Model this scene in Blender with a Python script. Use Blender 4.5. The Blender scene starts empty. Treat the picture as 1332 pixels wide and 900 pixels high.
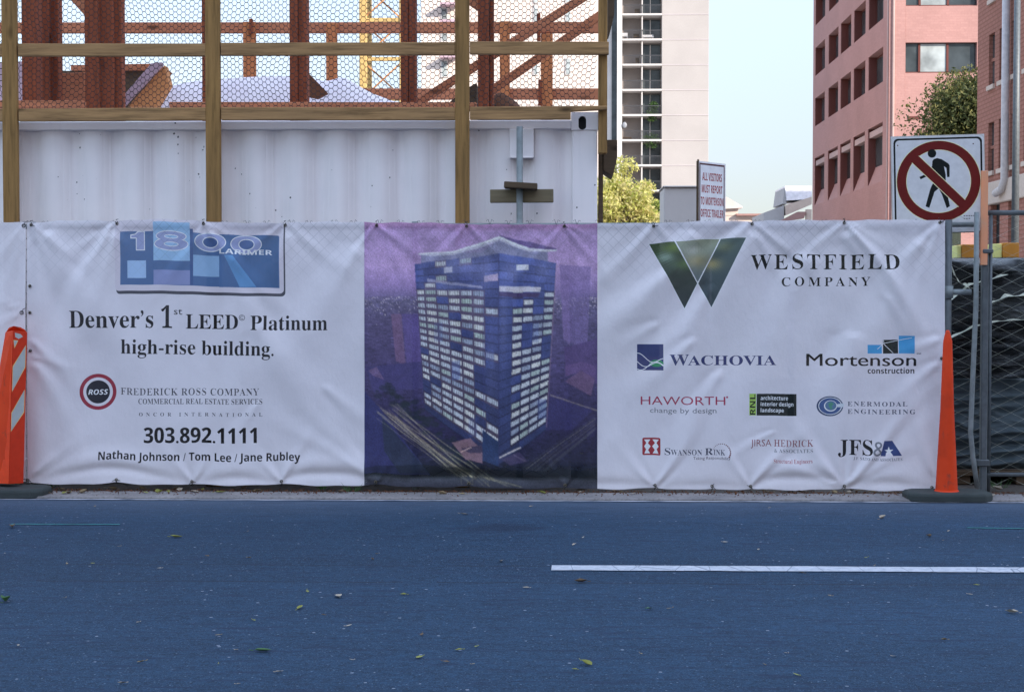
import bpy, bmesh, math, random
import numpy as np
from mathutils import Vector, Matrix, Euler
from mathutils.geometry import delaunay_2d_cdt
random.seed(7); RNG = np.random.default_rng(7)
SC = bpy.context.scene
COL = SC.collection
rad = math.radians

# ------------------------------------------------------------------ camera, sky, sun, exposure
CAM = Vector((0, -10, 1.25)); F = 2000.0; PW, PH = 1332, 900
cd = bpy.data.cameras.new('camera'); cam = bpy.data.objects.new('camera', cd); COL.objects.link(cam)
cam.location = CAM; cam.rotation_euler = Euler((rad(90 - 1.72), 0, rad(1.52)), 'XYZ')
cd.sensor_width = 36; cd.lens = 36 * F / PW; cd.clip_start = 0.1; cd.clip_end = 3000
SC.camera = cam
CAMR = cam.rotation_euler.to_matrix()
SUN_EL, SUN_V = 24.0, Vector((0.66, -0.62))
SUN_V.normalize()
TO_SUN = Vector((SUN_V.x * math.cos(rad(SUN_EL)), SUN_V.y * math.cos(rad(SUN_EL)), math.sin(rad(SUN_EL))))
wd = bpy.data.worlds.new('World'); SC.world = wd; wd.use_nodes = True
nt = wd.node_tree; bg = nt.nodes['Background']
sky = nt.nodes.new('ShaderNodeTexSky'); sky.sky_type = 'NISHITA'; sky.sun_disc = False
sky.sun_elevation = rad(SUN_EL); sky.sun_rotation = math.atan2(SUN_V.x, SUN_V.y)
sky.altitude = 1600; sky.air_density = 1.0; sky.dust_density = 0.6; sky.ozone_density = 1.0
gm = nt.nodes.new('ShaderNodeGamma'); gm.inputs[1].default_value = .58   # compresses the sky's range: horizon dimmer, zenith relatively brighter
nt.links.new(sky.outputs[0], gm.inputs[0]); 
tcw = nt.nodes.new('ShaderNodeTexCoord'); spw = nt.nodes.new('ShaderNodeSeparateXYZ'); nt.links.new(tcw.outputs['Generated'], spw.inputs[0])
mr = nt.nodes.new('ShaderNodeMapRange'); mr.inputs['From Min'].default_value = 0; mr.inputs['From Max'].default_value = .75; mr.inputs['To Min'].default_value = .385; mr.inputs['To Max'].default_value = 2.6
nt.links.new(spw.outputs['Z'], mr.inputs['Value']); vm = nt.nodes.new('ShaderNodeVectorMath'); vm.operation = 'SCALE'   # overhead sky boosted to add fill in the shade, horizon dimmed
nt.links.new(gm.outputs[0], vm.inputs[0]); nt.links.new(mr.outputs[0], vm.inputs['Scale']); vt = nt.nodes.new('ShaderNodeVectorMath'); vt.operation = 'MULTIPLY'; vt.inputs[1].default_value = (1.0, .955, .95)
nt.links.new(vm.outputs[0], vt.inputs[0]); nt.links.new(vt.outputs[0], bg.inputs[0]); bg.inputs[1].default_value = 0.15
sl = bpy.data.lights.new('sun', 'SUN'); sl.energy = 2.0; sl.angle = rad(0.5); sl.color = (1, .90, .78)
so = bpy.data.objects.new('sun', sl); COL.objects.link(so)
so.rotation_euler = TO_SUN.to_track_quat('Z', 'Y').to_euler()
vs = SC.view_settings; vs.view_transform = 'Standard'; vs.look = 'None'; vs.gamma = 1; vs.use_curve_mapping = False
vs.exposure = 1.82
SC.cycles.max_bounces = 8; SC.cycles.transparent_max_bounces = 24; SC.cycles.use_denoising = True

def U(px, py, y):
    """world point seen at pixel (px, py) of the photograph on the upright plane at depth y"""
    d = CAMR @ Vector(((px - PW / 2) / F, -(py - PH / 2) / F, -1))
    return CAM + d * ((y - CAM.y) / d.y)
def G(px, py, z=0.0):
    d = CAMR @ Vector(((px - PW / 2) / F, -(py - PH / 2) / F, -1))
    return CAM + d * ((z - CAM.z) / d.z)

# ------------------------------------------------------------------ materials
def s2l(c):
    c = c / 255.0
    return c / 12.92 if c <= .04045 else ((c + .055) / 1.055) ** 2.4
def lin(r, g, b): return (s2l(r), s2l(g), s2l(b))
WREF = lin(166, 171, 200)
def pc(r, g, b, k=.78):
    """paint or print colour of a thing that looks (r, g, b) beside white vinyl in the same light"""
    return tuple(min(.9, max(.002, a / w * k)) for a, w in zip(lin(r, g, b), WREF))

class Mat:
    def __init__(s, name, rough=.7, metal=0., spec=.4):
        s.m = bpy.data.materials.new(name); s.m.use_nodes = True
        s.t = s.m.node_tree; s.p = s.t.nodes['Principled BSDF']
        s.p.inputs['Roughness'].default_value = rough; s.p.inputs['Metallic'].default_value = metal
        s.p.inputs['Specular IOR Level'].default_value = spec
        s._co = None
    def n(s, typ, **kw):
        nd = s.t.nodes.new(typ)
        for k, v in kw.items():
            if k[0] == '_': setattr(nd, k[1:], v)
            else: nd.inputs[k.replace('__', ' ')].default_value = v
        return nd
    def l(s, a, b): s.t.links.new(a, b)
    def co(s, scale=(1, 1, 1), kind='Object'):
        tc = s.n('ShaderNodeTexCoord'); mp = s.n('ShaderNodeMapping'); mp.inputs['Scale'].default_value = scale
        s.l(tc.outputs[kind], mp.inputs[0]); return mp.outputs[0]
    def noise(s, scale, co=None, detail=4, rough=.55):
        nd = s.n('ShaderNodeTexNoise', Scale=scale, Detail=detail, Roughness=rough)
        s.l(co if co is not None else s.co(), nd.inputs['Vector']); return nd.outputs['Fac']
    def ramp(s, fac, stops):
        r = s.n('ShaderNodeValToRGB'); cr = r.color_ramp
        while len(cr.elements) < len(stops): cr.elements.new(.5)
        for e, (p, c) in zip(cr.elements, stops):
            e.position = p; e.color = (*c, 1) if len(c) == 3 else c
        s.l(fac, r.inputs[0]); return r.outputs[0]
    def mix(s, fac, a, b, mode='MIX'):
        m = s.n('ShaderNodeMix', _data_type='RGBA', _blend_type=mode)
        for sock, v in ((m.inputs[0], fac), (m.inputs[6], a), (m.inputs[7], b)):
            if isinstance(v, (int, float)): sock.default_value = v
            elif isinstance(v, tuple): sock.default_value = (*v, 1) if len(v) == 3 else v
            else: s.l(v, sock)
        return m.outputs[2]
    def math(s, op, a, b=None):
        m = s.n('ShaderNodeMath', _operation=op)
        for sock, v in zip(m.inputs, (a, b)):
            if v is None: continue
            if isinstance(v, (int, float)): sock.default_value = v
            else: s.l(v, sock)
        return m.outputs[0]
    def base(s, c):
        if isinstance(c, tuple): s.p.inputs['Base Color'].default_value = (*c, 1)
        else: s.l(c, s.p.inputs['Base Color'])
        return s
    def bump(s, h, strength=.3, dist=.01):
        b = s.n('ShaderNodeBump', Strength=strength, Distance=dist); s.l(h, b.inputs['Height'])
        s.l(b.outputs[0], s.p.inputs['Normal']); return s
def sc(c, k): return tuple(min(1, v * k) for v in c)
def flat(name, c, rough=.7, metal=0., var=.18, scale=6, spec=.4, bump=0):
    m = Mat(name, rough, metal, spec); n = m.noise(scale, detail=6)
    m.base(m.ramp(n, [(.25, sc(c, 1 - var)), (.75, sc(c, 1 + var))]))
    if bump: m.bump(m.noise(scale * 8), bump, .005)
    return m.m
def wood(name, c, axis='Z', var=.3):
    m = Mat(name, .85, 0, .2)
    s = {'Z': (14, 14, .9), 'X': (.9, 14, 14), 'Y': (14, .9, 14)}[axis]
    g = m.noise(3, m.co(s), 8, .65)
    big = m.noise(1.6, detail=3)
    c1 = m.ramp(g, [(.2, sc(c, 1 - var * 1.6)), (.5, c), (.8, sc(c, 1 + var))])
    c2 = m.mix(m.ramp(big, [(.3, (0, 0, 0)), (.75, (.45, .45, .45))]), c1, sc((c[0] * .8, c[1] * .85, c[2]), .8))
    kn = m.n('ShaderNodeTexVoronoi', Scale=2.4); m.l(m.co({'Z': (3, 3, 1), 'X': (1, 3, 3), 'Y': (3, 1, 3)}[axis]), kn.inputs['Vector'])
    c3 = m.mix(m.ramp(kn.outputs['Distance'], [(.05, (1, 1, 1)), (.17, (0, 0, 0))]), c2, sc(c, .25))
    m.base(c3); m.bump(g, .35, .004); return m.m

M = {}
M['lumber_up'] = wood('weathered_lumber_upright', pc(108, 85, 60), 'Z', .55)
M['lumber_flat'] = wood('weathered_lumber_level', pc(120, 96, 76), 'X', .55)
M['red_up'] = wood('red_brown_timber_upright', pc(100, 54, 42), 'Z', .4)
M['red_flat'] = wood('red_brown_timber_level', pc(138, 90, 76), 'X')
M['tan_up'] = wood('tan_timber_upright', pc(142, 90, 66), 'Z')
M['dark_wood'] = wood('dark_weathered_wood', pc(66, 56, 52), 'X')
M['grey_wood'] = wood('grey_weathered_wood', pc(88, 82, 76), 'X')
M['plywood'] = wood('plywood_sheet', pc(150, 105, 78), 'X', .15)
def steel_mat(name, c, rough=.45):
    m = Mat(name, rough, .12, .4); n = m.noise(18, detail=5)
    m.base(m.ramp(n, [(.3, sc(c, .75)), (.7, sc(c, 1.2))])); m.bump(m.noise(120), .1, .002); return m.m
M['galv'] = steel_mat('galvanized_steel', pc(90, 98, 116))
M['galv_dark'] = steel_mat('dull_galvanized_steel', pc(66, 72, 88))
M['wire'] = steel_mat('fence_wire', (.05, .055, .06), .5)
M['net'] = flat('rusty_netting_wire', (.030, .022, .022), .7)
M['tie'] = flat('dark_tie_wire', (.02, .02, .018), .6)
M['brass'] = flat('brass_grommet', (.20, .17, .12), .4, .7)
M['rubber'] = flat('black_rubber', pc(38, 44, 52), .8, bump=.3)
M['black'] = flat('dark_recess', (.012, .012, .013), .8)
# painted container steel: rust pocks and drips
m = Mat('white_container_paint', .5, 0, .45)
n1 = m.noise(2.2, detail=6); n2 = m.noise(5, m.co((6, 6, .35)), 4)
c = m.ramp(n1, [(.3, (.84, .79, .79)), (.7, (.93, .87, .86))])
c = m.mix(m.ramp(n2, [(.5, (0, 0, 0)), (.8, (.35, .35, .35))]), c, (.79, .755, .755))
v = m.n('ShaderNodeTexVoronoi', Scale=26.0); m.l(m.co(), v.inputs['Vector'])
wn = m.n('ShaderNodeTexWhiteNoise'); m.l(v.outputs['Position'], wn.inputs['Vector'])
clump = m.ramp(m.noise(2.3, detail=4), [(.47, (.02, .02, .02)), (.62, (1, 1, 1))])
thr = m.math('MULTIPLY', m.math('MULTIPLY', m.math('GREATER_THAN', wn.outputs['Value'], .80), clump), .20)
spot = m.math('LESS_THAN', m.math('ADD', v.outputs['Distance'], m.math('MULTIPLY', m.math('SUBTRACT', m.noise(90), .5), .22)), thr)
c = m.mix(spot, c, (.05, .04, .04)); m.base(c); m.bump(m.noise(40), .06, .003); M['container'] = m.m
# printed vinyl: colour comes from the print, a little see-through like mesh vinyl
m = Mat('printed_mesh_vinyl', .7, 0, .15)
at = m.n('ShaderNodeAttribute', _attribute_name='print')
w1 = m.noise(7, detail=5); col = m.mix(1.0, at.outputs['Color'], m.ramp(w1, [(.3, (.95, .95, .95)), (.7, (1, 1, 1))]), 'MULTIPLY')
fine = m.noise(420, detail=2); col = m.mix(1.0, col, m.ramp(fine, [(.3, (.92, .92, .92)), (.7, (1, 1, 1))]), 'MULTIPLY')
# dark lattice in the upper third paints the chain link's shade through the cloth
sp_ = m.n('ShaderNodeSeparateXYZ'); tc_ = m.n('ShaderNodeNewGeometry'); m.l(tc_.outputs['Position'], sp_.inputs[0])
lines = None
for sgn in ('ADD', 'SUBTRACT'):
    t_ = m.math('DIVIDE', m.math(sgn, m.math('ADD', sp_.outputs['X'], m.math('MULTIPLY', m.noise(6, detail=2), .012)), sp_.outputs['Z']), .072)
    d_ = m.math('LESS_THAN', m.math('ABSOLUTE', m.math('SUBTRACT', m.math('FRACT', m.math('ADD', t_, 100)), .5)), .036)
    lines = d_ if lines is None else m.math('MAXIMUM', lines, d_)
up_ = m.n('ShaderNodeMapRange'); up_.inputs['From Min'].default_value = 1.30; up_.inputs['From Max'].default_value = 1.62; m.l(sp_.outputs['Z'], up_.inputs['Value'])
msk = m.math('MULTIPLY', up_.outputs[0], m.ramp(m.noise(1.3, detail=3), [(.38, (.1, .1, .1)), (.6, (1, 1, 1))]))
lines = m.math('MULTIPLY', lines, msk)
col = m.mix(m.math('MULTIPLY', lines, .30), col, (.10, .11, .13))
m.base(col); cr = m.noise(16, m.co((1, 1, .6)), 5, .6); m.bump(cr, .35, .014)
tr = m.n('ShaderNodeBsdfTransparent'); mx = m.n('ShaderNodeMixShader'); mx.inputs[0].default_value = .09
out = m.t.nodes['Material Output']; m.l(m.p.outputs[0], mx.inputs[1]); m.l(tr.outputs[0], mx.inputs[2]); m.l(mx.outputs[0], out.inputs[0])
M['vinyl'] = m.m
def printed(name, rough):
    m = Mat(name, rough, 0, .15); at = m.n('ShaderNodeAttribute', _attribute_name='print')
    m.base(m.mix(1.0, at.outputs['Color'], m.ramp(m.noise(25, detail=6), [(.3, (.88, .88, .88)), (.65, (1, 1, 1))]), 'MULTIPLY')); return m.m
M['signface'] = printed('printed_sign_sheeting', .45)
M['plasticprint'] = printed('printed_orange_plastic', .5)

# ------------------------------------------------------------------ mesh helpers
class MB:
    def __init__(s): s.v = []; s.f = []; s.mi = []; s.cur = 0
    def add(s, vs, fs):
        b = len(s.v); s.v += [tuple(v) for v in vs]; s.f += [tuple(i + b for i in f) for f in fs]; s.mi += [s.cur] * len(fs); return s
    def box(s, x0, x1, y0, y1, z0, z1):
        if x0 > x1: x0, x1 = x1, x0
        if z0 > z1: z0, z1 = z1, z0
        vs = [(x, y, z) for z in (z0, z1) for y in (y0, y1) for x in (x0, x1)]
        return s.add(vs, [(0, 2, 3, 1), (4, 5, 7, 6), (0, 1, 5, 4), (2, 6, 7, 3), (0, 4, 6, 2), (1, 3, 7, 5)])
    def bar(s, p0, p1, w, t, up=Vector((0, 1, 0))):
        p0, p1 = Vector(p0), Vector(p1); d = (p1 - p0).normalized(); a = d.cross(up).normalized(); b = a.cross(d).normalized()
        vs = [p + a * (i * w / 2) + b * (j * t / 2) for p in (p0, p1) for j in (-1, 1) for i in (-1, 1)]
        return s.add(vs, [(0, 2, 3, 1), (4, 5, 7, 6), (0, 1, 5, 4), (2, 6, 7, 3), (0, 4, 6, 2), (1, 3, 7, 5)])
    def tube(s, pts, r, n=8, cap=True):
        pts = [Vector(p) for p in pts]; rs = r if isinstance(r, (list, tuple)) else [r] * len(pts); vs = []; fs = []
        for i, p in enumerate(pts):
            d = (pts[min(i + 1, len(pts) - 1)] - pts[max(i - 1, 0)]).normalized()
            a = d.orthogonal().normalized() if abs(d.z) < .9 else d.cross(Vector((0, 1, 0))).normalized()
            if abs(d.z) < .9: a = d.cross(Vector((0, 0, 1))).normalized()
            b = d.cross(a)
            vs += [p + (a * math.cos(2 * math.pi * k / n) + b * math.sin(2 * math.pi * k / n)) * rs[i] for k in range(n)]
        for i in range(len(pts) - 1):
            for k in range(n):
                k2 = (k + 1) % n; fs.append((i * n + k, i * n + k2, (i + 1) * n + k2, (i + 1) * n + k))
        if cap: fs += [tuple(range(n - 1, -1, -1)), tuple(range((len(pts) - 1) * n, len(pts) * n))]
        return s.add(vs, fs)
    def prism(s, poly, off):
        """polygon of 3-D points pushed along off"""
        n = len(poly); off = Vector(off); vs = [Vector(p) for p in poly] + [Vector(p) + off for p in poly]
        return s.add(vs, [tuple(range(n)), tuple(range(2 * n - 1, n - 1, -1))] + [(i, i + n, (i + 1) % n + n, (i + 1) % n) for i in range(n)])
    def build(s, name, mats, parent=None, bevel=0, smooth=False, recalc=True, kind=None, segs=1):
        me = bpy.data.meshes.new(name); me.from_pydata(s.v, [], s.f)
        for mm in (mats if isinstance(mats, (list, tuple)) else [mats]): me.materials.append(mm)
        if len(me.materials) > 1: me.polygons.foreach_set('material_index', s.mi)
        if recalc or bevel:
            bm = bmesh.new(); bm.from_mesh(me)
            if recalc: bmesh.ops.recalc_face_normals(bm, faces=bm.faces)
            if bevel: bmesh.ops.bevel(bm, geom=[e for e in bm.edges if len(e.link_faces) == 2 and e.calc_face_angle(0) > .5], offset=bevel, segments=segs, affect='EDGES', clamp_overlap=True)
            bm.to_mesh(me); bm.free()
        if smooth: me.shade_smooth()
        o = bpy.data.objects.new(name, me); COL.objects.link(o)
        if parent is not None: put(o, parent)
        if kind: o['kind'] = kind
        return o
def put(o, parent):
    o.parent = parent; o.matrix_parent_inverse = Matrix.Translation(-parent.location)
def thing(name, label, cat, loc=(0, 0, 0), group=None):
    o = bpy.data.objects.new(name, None); COL.objects.link(o); o.location = loc; o.empty_display_size = .2
    return tag(o, label, cat, group)
def tag(o, label, cat, group=None):
    o['label'] = label; o['category'] = cat
    if group: o['group'] = group
    return o

# ------------------------------------------------------------------ flat print engine (lettering and marks cut into a sheet)
def mb_(s, Up, Lo, Di):
    o = ''
    for c in s:
        if 'A' <= c <= 'Z': o += chr(Up + ord(c) - 65)
        elif 'a' <= c <= 'z': o += chr(Lo + ord(c) - 97)
        elif '0' <= c <= '9' and Di: o += chr(Di + ord(c) - 48)
        else: o += c
    return o
STY = {'serif': lambda s: mb_(s, 0x1D400, 0x1D41A, 0x1D7CE), 'bold': lambda s: mb_(s, 0x1D5D4, 0x1D5EE, 0x1D7EC),
       'italic': lambda s: mb_(s, 0x1D63C, 0x1D656, 0), 'sans': lambda s: mb_(s, 0x1D5A0, 0x1D5BA, 0x1D7E2), 'plain': lambda s: s}
_cap = {}
def text_tris(s, style='plain', res=2, thin=0., space=1.0):
    cu = bpy.data.curves.new('lettering', 'FONT'); cu.body = STY[style](s); cu.size = 1; cu.resolution_u = res; cu.space_character = space
    o = bpy.data.objects.new('lettering', cu); COL.objects.link(o)
    dg = bpy.context.evaluated_depsgraph_get(); dg.update(); ev = o.evaluated_get(dg); me = ev.to_mesh()
    V = np.array([(v.co.x, v.co.y) for v in me.vertices]) if len(me.vertices) else np.zeros((0, 2))
    T = []
    for p in me.polygons:
        vs = list(p.vertices)
        for i in range(1, len(vs) - 1): T.append((vs[0], vs[i], vs[i + 1]))
    ev.to_mesh_clear(); bpy.data.objects.remove(o); bpy.data.curves.remove(cu)
    TT = []
    for a, b, c in T:
        A = (V[b] - V[a]); B = (V[c] - V[a]); cr = A[0] * B[1] - A[1] * B[0]
        if abs(cr) < 1e-9: continue
        TT.append((a, b, c) if cr > 0 else (a, c, b))
    if thin and TT:
        key = {}; idx = [key.setdefault((round(x, 5), round(y, 5)), i) for i, (x, y) in enumerate(V)]
        E = {}
        for t in TT:
            for i in range(3):
                a, b = idx[t[i]], idx[t[(i + 1) % 3]]; E[(a, b)] = 1
        N = np.zeros_like(V)
        for (a, b) in E:
            if (b, a) in E: continue
            d = V[b] - V[a]; L = np.hypot(*d) + 1e-9; n = np.array((d[1], -d[0])) / L
            N[a] += n; N[b] += n
        L = np.hypot(N[:, 0], N[:, 1]) + 1e-9; nx = N[:, 0] / L
        V = V.copy(); sh = -thin * nx
        for i, k in enumerate(idx): V[i, 0] += sh[k]
    return V, TT
def cap_h(style):
    if style not in _cap: V, _ = text_tris('H', style); _cap[style] = V[:, 1].max()
    return _cap[style]

def pip(x, y, f, V):
    r = False
    for i in range(len(f)):
        (xa, ya), (xb, yb) = V[f[i]], V[f[i - 1]]
        if (ya > y) != (yb > y) and x < (xb - xa) * (y - ya) / (yb - ya) + xa: r = not r
    return r
class Print:
    def __init__(s, bgcol): s.V = []; s.F = []; s.C = []; s.bg = bgcol; s.grad = {}
    def poly(s, pts, col):
        a = sum(pts[i][0] * pts[(i + 1) % len(pts)][1] - pts[(i + 1) % len(pts)][0] * pts[i][1] for i in range(len(pts)))
        if a < 0: pts = pts[::-1]
        b = len(s.V); s.V += [(float(x), float(y)) for x, y in pts]; s.F.append(list(range(b, b + len(pts)))); s.C.append(col)
    def rect(s, x0, y0, x1, y1, col): s.poly([(x0, y0), (x1, y0), (x1, y1), (x0, y1)], col)
    def ell(s, cx, cy, rx, ry, col, n=32): s.poly([(cx + rx * math.cos(2 * math.pi * k / n), cy + ry * math.sin(2 * math.pi * k / n)) for k in range(n)], col)
    def rrect(s, x0, y0, x1, y1, r, col, sk=0):
        P = []
        for cx, cy, a0 in ((x1 - r, y1 - r, 0), (x0 + r, y1 - r, 90), (x0 + r, y0 + r, 180), (x1 - r, y0 + r, 270)):
            for k in range(5):
                a = rad(a0 + 22.5 * k); P.append((cx + r * math.cos(a), cy + r * math.sin(a)))
        s.poly([(x, y + sk * (x - x0) / (x1 - x0)) for x, y in P], col)
    def line(s, pts, w, col):
        for (x0, y0), (x1, y1) in zip(pts, pts[1:]):
            L = math.hypot(x1 - x0, y1 - y0) + 1e-9; nx, ny = -(y1 - y0) / L * w / 2, (x1 - x0) / L * w / 2
            s.poly([(x0 + nx, y0 + ny), (x1 + nx, y1 + ny), (x1 - nx, y1 - ny), (x0 - nx, y0 - ny)], col)
    def text(s, t, style, x0, x1, yb, yc, col, slope=0., res=2, thin=0., space=1.0, xh=None, rot=False):
        """fit to x0..x1, baseline yb, top of the capitals yc (picture units, y down)"""
        V, T = text_tris(t, style, res, thin, space)
        if not len(V): return
        a, b = V[:, 0].min(), V[:, 0].max(); k = (x1 - x0) / (b - a); ky = (yb - yc) / cap_h(style)
        X = x0 + (V[:, 0] - a) * k; Y = yb - V[:, 1] * ky + slope * (X - x0)
        if rot:   # reads upwards: run along -y, x0..x1 measured along the run
            X, Y = rot[0] - (yb - Y) * 1.0 + 0, rot[1] - (X - x0)
        base = len(s.V); s.V += list(map(tuple, np.stack([X, Y], 1).tolist()))
        for tr in T:
            f = [base + i for i in tr]
            p = [s.V[i] for i in f]; ar = (p[1][0] - p[0][0]) * (p[2][1] - p[0][1]) - (p[2][0] - p[0][0]) * (p[1][1] - p[0][1])
            s.F.append(f if ar > 0 else f[::-1]); s.C.append(col)
    def build(s, name, x0, y0, x1, y1, step, fmap, mat, parent=None, tri=True):
        """fmap(X, Y arrays) -> (points n x 3, normals n x 3)"""
        nx, ny = max(1, round((x1 - x0) / step)), max(1, round((y1 - y0) / step))
        gx, gy = np.linspace(x0, x1, nx + 1), np.linspace(y0, y1, ny + 1)
        V = [(x, y) for y in gy for x in gx]; nG = len(V); Fc = []
        for j in range(ny):
            for i in range(nx):
                a = j * (nx + 1) + i; Fc.append([a, a + 1, a + nx + 2, a + nx + 1])
        nB = len(Fc)
        V = V + [(min(max(x, x0), x1), min(max(y, y0), y1)) for x, y in s.V]
        Fc = Fc + [[i + nG for i in f] for f in s.F]
        rv, re, rf, ov, oe, of = delaunay_2d_cdt([Vector(v) for v in V], [], Fc, 1, 1e-5, True)
        P = np.array([tuple(v) for v in rv]); pts, nor = fmap(P[:, 0], P[:, 1])
        fs = [list(f)[::-1] for f in rf]
        me = bpy.data.meshes.new(name); me.from_pydata([tuple(p) for p in pts], [], fs)
        cols = []
        for f, o in zip(fs, of):
            c = s.bg; cx = sum(P[v, 0] for v in f) / len(f); cy = sum(P[v, 1] for v in f) / len(f)
            for k in sorted(o, reverse=True):
                if k < nB: break
                if pip(cx, cy, s.F[k - nB], s.V): c = s.C[k - nB]; break
            for vi in f:
                cc = c(P[vi, 0], P[vi, 1]) if callable(c) else c
                cols += [*cc, 1.0]
        ca = me.color_attributes.new('print', 'FLOAT_COLOR', 'CORNER'); ca.data.foreach_set('color', cols)
        me.materials.append(mat); me.shade_smooth()
        me.normals_split_custom_set_from_vertices([tuple(n) for n in nor])
        o = bpy.data.objects.new(name, me); COL.objects.link(o)
        if parent is not None: put(o, parent)
        return o
def plane_map(origin, ex, ey, s):
    """print units -> a flat face: ex along x, ey along y (down)"""
    origin, ex, ey = Vector(origin), Vector(ex), Vector(ey); n = ey.cross(ex).normalized()
    def f(X, Y):
        P = np.array(origin)[None] + np.outer(X * s, np.array(ex)) + np.outer(Y * s, np.array(ey))
        return P, np.tile(np.array(n), (len(X), 1))
    return f
# ------------------------------------------------------------------ setting: ground, road, far side
def structure(o): o['kind'] = 'structure'; return o
def sheet(name, x0, x1, y0, y1, z, mat, nx=1, ny=1):
    b = MB(); xs = np.linspace(x0, x1, nx + 1); ys = np.linspace(y0, y1, ny + 1)
    b.add([(x, y, z) for y in ys for x in xs], [(j * (nx + 1) + i, j * (nx + 1) + i + 1, (j + 1) * (nx + 1) + i + 1, (j + 1) * (nx + 1) + i) for j in range(ny) for i in range(nx)])
    return structure(b.build(name, mat, recalc=False))
m = Mat('site_dirt', .95, 0, .2); n = m.noise(.8, detail=8); f = m.noise(40, detail=4)
m.base(m.mix(m.ramp(f, [(.4, (0, 0, 0)), (.8, (.5, .5, .5))]), m.ramp(n, [(.3, (.07, .058, .05)), (.7, (.12, .10, .085))]), (.17, .155, .135))); M['dirt'] = m.m
# asphalt: bluish grey binder, pale stone chips, dark scuffs along the lane, a sealed joint
STAIN = G(656, 687, -.012)
m = Mat('worn_asphalt', .9, 0, .25)
AB = (.0165, .0425, .080)
big = m.noise(.5, m.co((.25, 1, 1)), 5); mid = m.noise(7, m.co((.5, 1, 1)), 6)
c = m.ramp(big, [(.3, sc(AB, .74)), (.7, sc(AB, 1.26))])
bandn = m.noise(1.4, m.co((.04, 1, 1)), 4, .6); c = m.mix(1.0, c, m.ramp(bandn, [(.3, (.84, .84, .84)), (.7, (1.14, 1.14, 1.14))]), 'MULTIPLY')
c = m.mix(m.ramp(mid, [(.3, (.3, .3, .3)), (.5, (0, 0, 0)), (.85, (0, 0, 0))]), c, sc(AB, .7))
mot = m.noise(38, m.co((.7, 1, 1)), 4, .65); c = m.mix(1.0, c, m.ramp(mot, [(.3, (.72, .72, .72)), (.7, (1.28, 1.28, 1.28))]), 'MULTIPLY')
grain = m.noise(130, detail=3, rough=.7); c = m.mix(1.0, c, m.ramp(grain, [(.3, (.5, .5, .5)), (.7, (1.5, 1.5, 1.5))]), 'MULTIPLY')
for scale, cut, col in ((200, .72, (.045, .08, .14)), (130, .84, (.07, .105, .165)), (100, .90, (.010, .02, .045)), (85, .972, (.12, .16, .22)), (48, .993, (.22, .24, .29))):
    v = m.n('ShaderNodeTexVoronoi', Scale=scale); m.l(m.co(), v.inputs['Vector'])
    wn = m.n('ShaderNodeTexWhiteNoise'); m.l(v.outputs['Position'], wn.inputs['Vector'])
    on = m.math('MULTIPLY', m.math('GREATER_THAN', wn.outputs['Value'], cut), m.math('LESS_THAN', v.outputs['Distance'], .33))
    c = m.mix(on, c, col)
scuff = m.noise(9, m.co((.35, 3.2, 1)), 5, .6); c = m.mix(m.ramp(scuff, [(.54, (0, 0, 0)), (.64, (.7, .7, .7))]), c, (.014, .026, .055))
sep = m.n('ShaderNodeSeparateXYZ'); m.l(m.co(), sep.inputs[0])
wob = m.math('MULTIPLY', m.math('SUBTRACT', m.noise(1.7, m.co((1, .2, 1)), 6, .7), .5), .10)
brk = m.noise(2.2, m.co((1, .1, 1)), 3)
for y0, w in ((-3.17, .007), (-2.74, .006)):
    dist = m.math('ABSOLUTE', m.math('SUBTRACT', m.math('ADD', sep.outputs['Y'], wob), y0))
    on = m.math('MULTIPLY', m.math('LESS_THAN', dist, w), m.math('GREATER_THAN', brk, .42))
    c = m.mix(on, c, (.016, .024, .04))
# dust along the kerb, and an oily stain where cars stand
dust = m.n('ShaderNodeMapRange'); dust.inputs['From Min'].default_value = -1.5; dust.inputs['From Max'].default_value = -.35; m.l(m.math('ADD', sep.outputs['Y'], m.math('MULTIPLY', m.math('SUBTRACT', mid, .5), .5)), dust.inputs['Value'])
c = m.mix(m.math('MULTIPLY', m.math('POWER', dust.outputs[0], 2.0), .55), c, (.115, .145, .20))
sx = m.math('DIVIDE', m.math('SUBTRACT', sep.outputs['X'], STAIN[0]), .25); sy_ = m.math('DIVIDE', m.math('SUBTRACT', sep.outputs['Y'], STAIN[1]), .22)
rr = m.math('ADD', m.math('ADD', m.math('MULTIPLY', sx, sx), m.math('MULTIPLY', sy_, sy_)), m.math('MULTIPLY', m.math('SUBTRACT', m.noise(5, detail=5), .5), 1.6))
c = m.mix(m.ramp(rr, [(.15, (.62, .62, .62)), (1.0, (0, 0, 0))]), c, (.012, .022, .045))
m.base(c); m.bump(m.math('ADD', grain, m.math('MULTIPLY', m.noise(45, detail=4), .7)), .55, .006); M['asphalt'] = m.m
m = Mat('stained_concrete', .9, 0, .25); n = m.noise(3.5, detail=8); f = m.noise(55, detail=5)
m.base(m.mix(m.ramp(f, [(.45, (0, 0, 0)), (.7, (.6, .6, .6))]), m.ramp(n, [(.3, (.20, .185, .185)), (.7, (.33, .30, .29))]), (.11, .10, .09))); m.bump(f, .4, .006); M['concrete'] = m.m
m = Mat('worn_road_paint', .7, 0, .3); n = m.noise(30, detail=6); v = m.n('ShaderNodeTexVoronoi', Scale=3.2, _feature='DISTANCE_TO_EDGE')
m.l(m.co((1.7, .5, 1)), v.inputs['Vector'])
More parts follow.
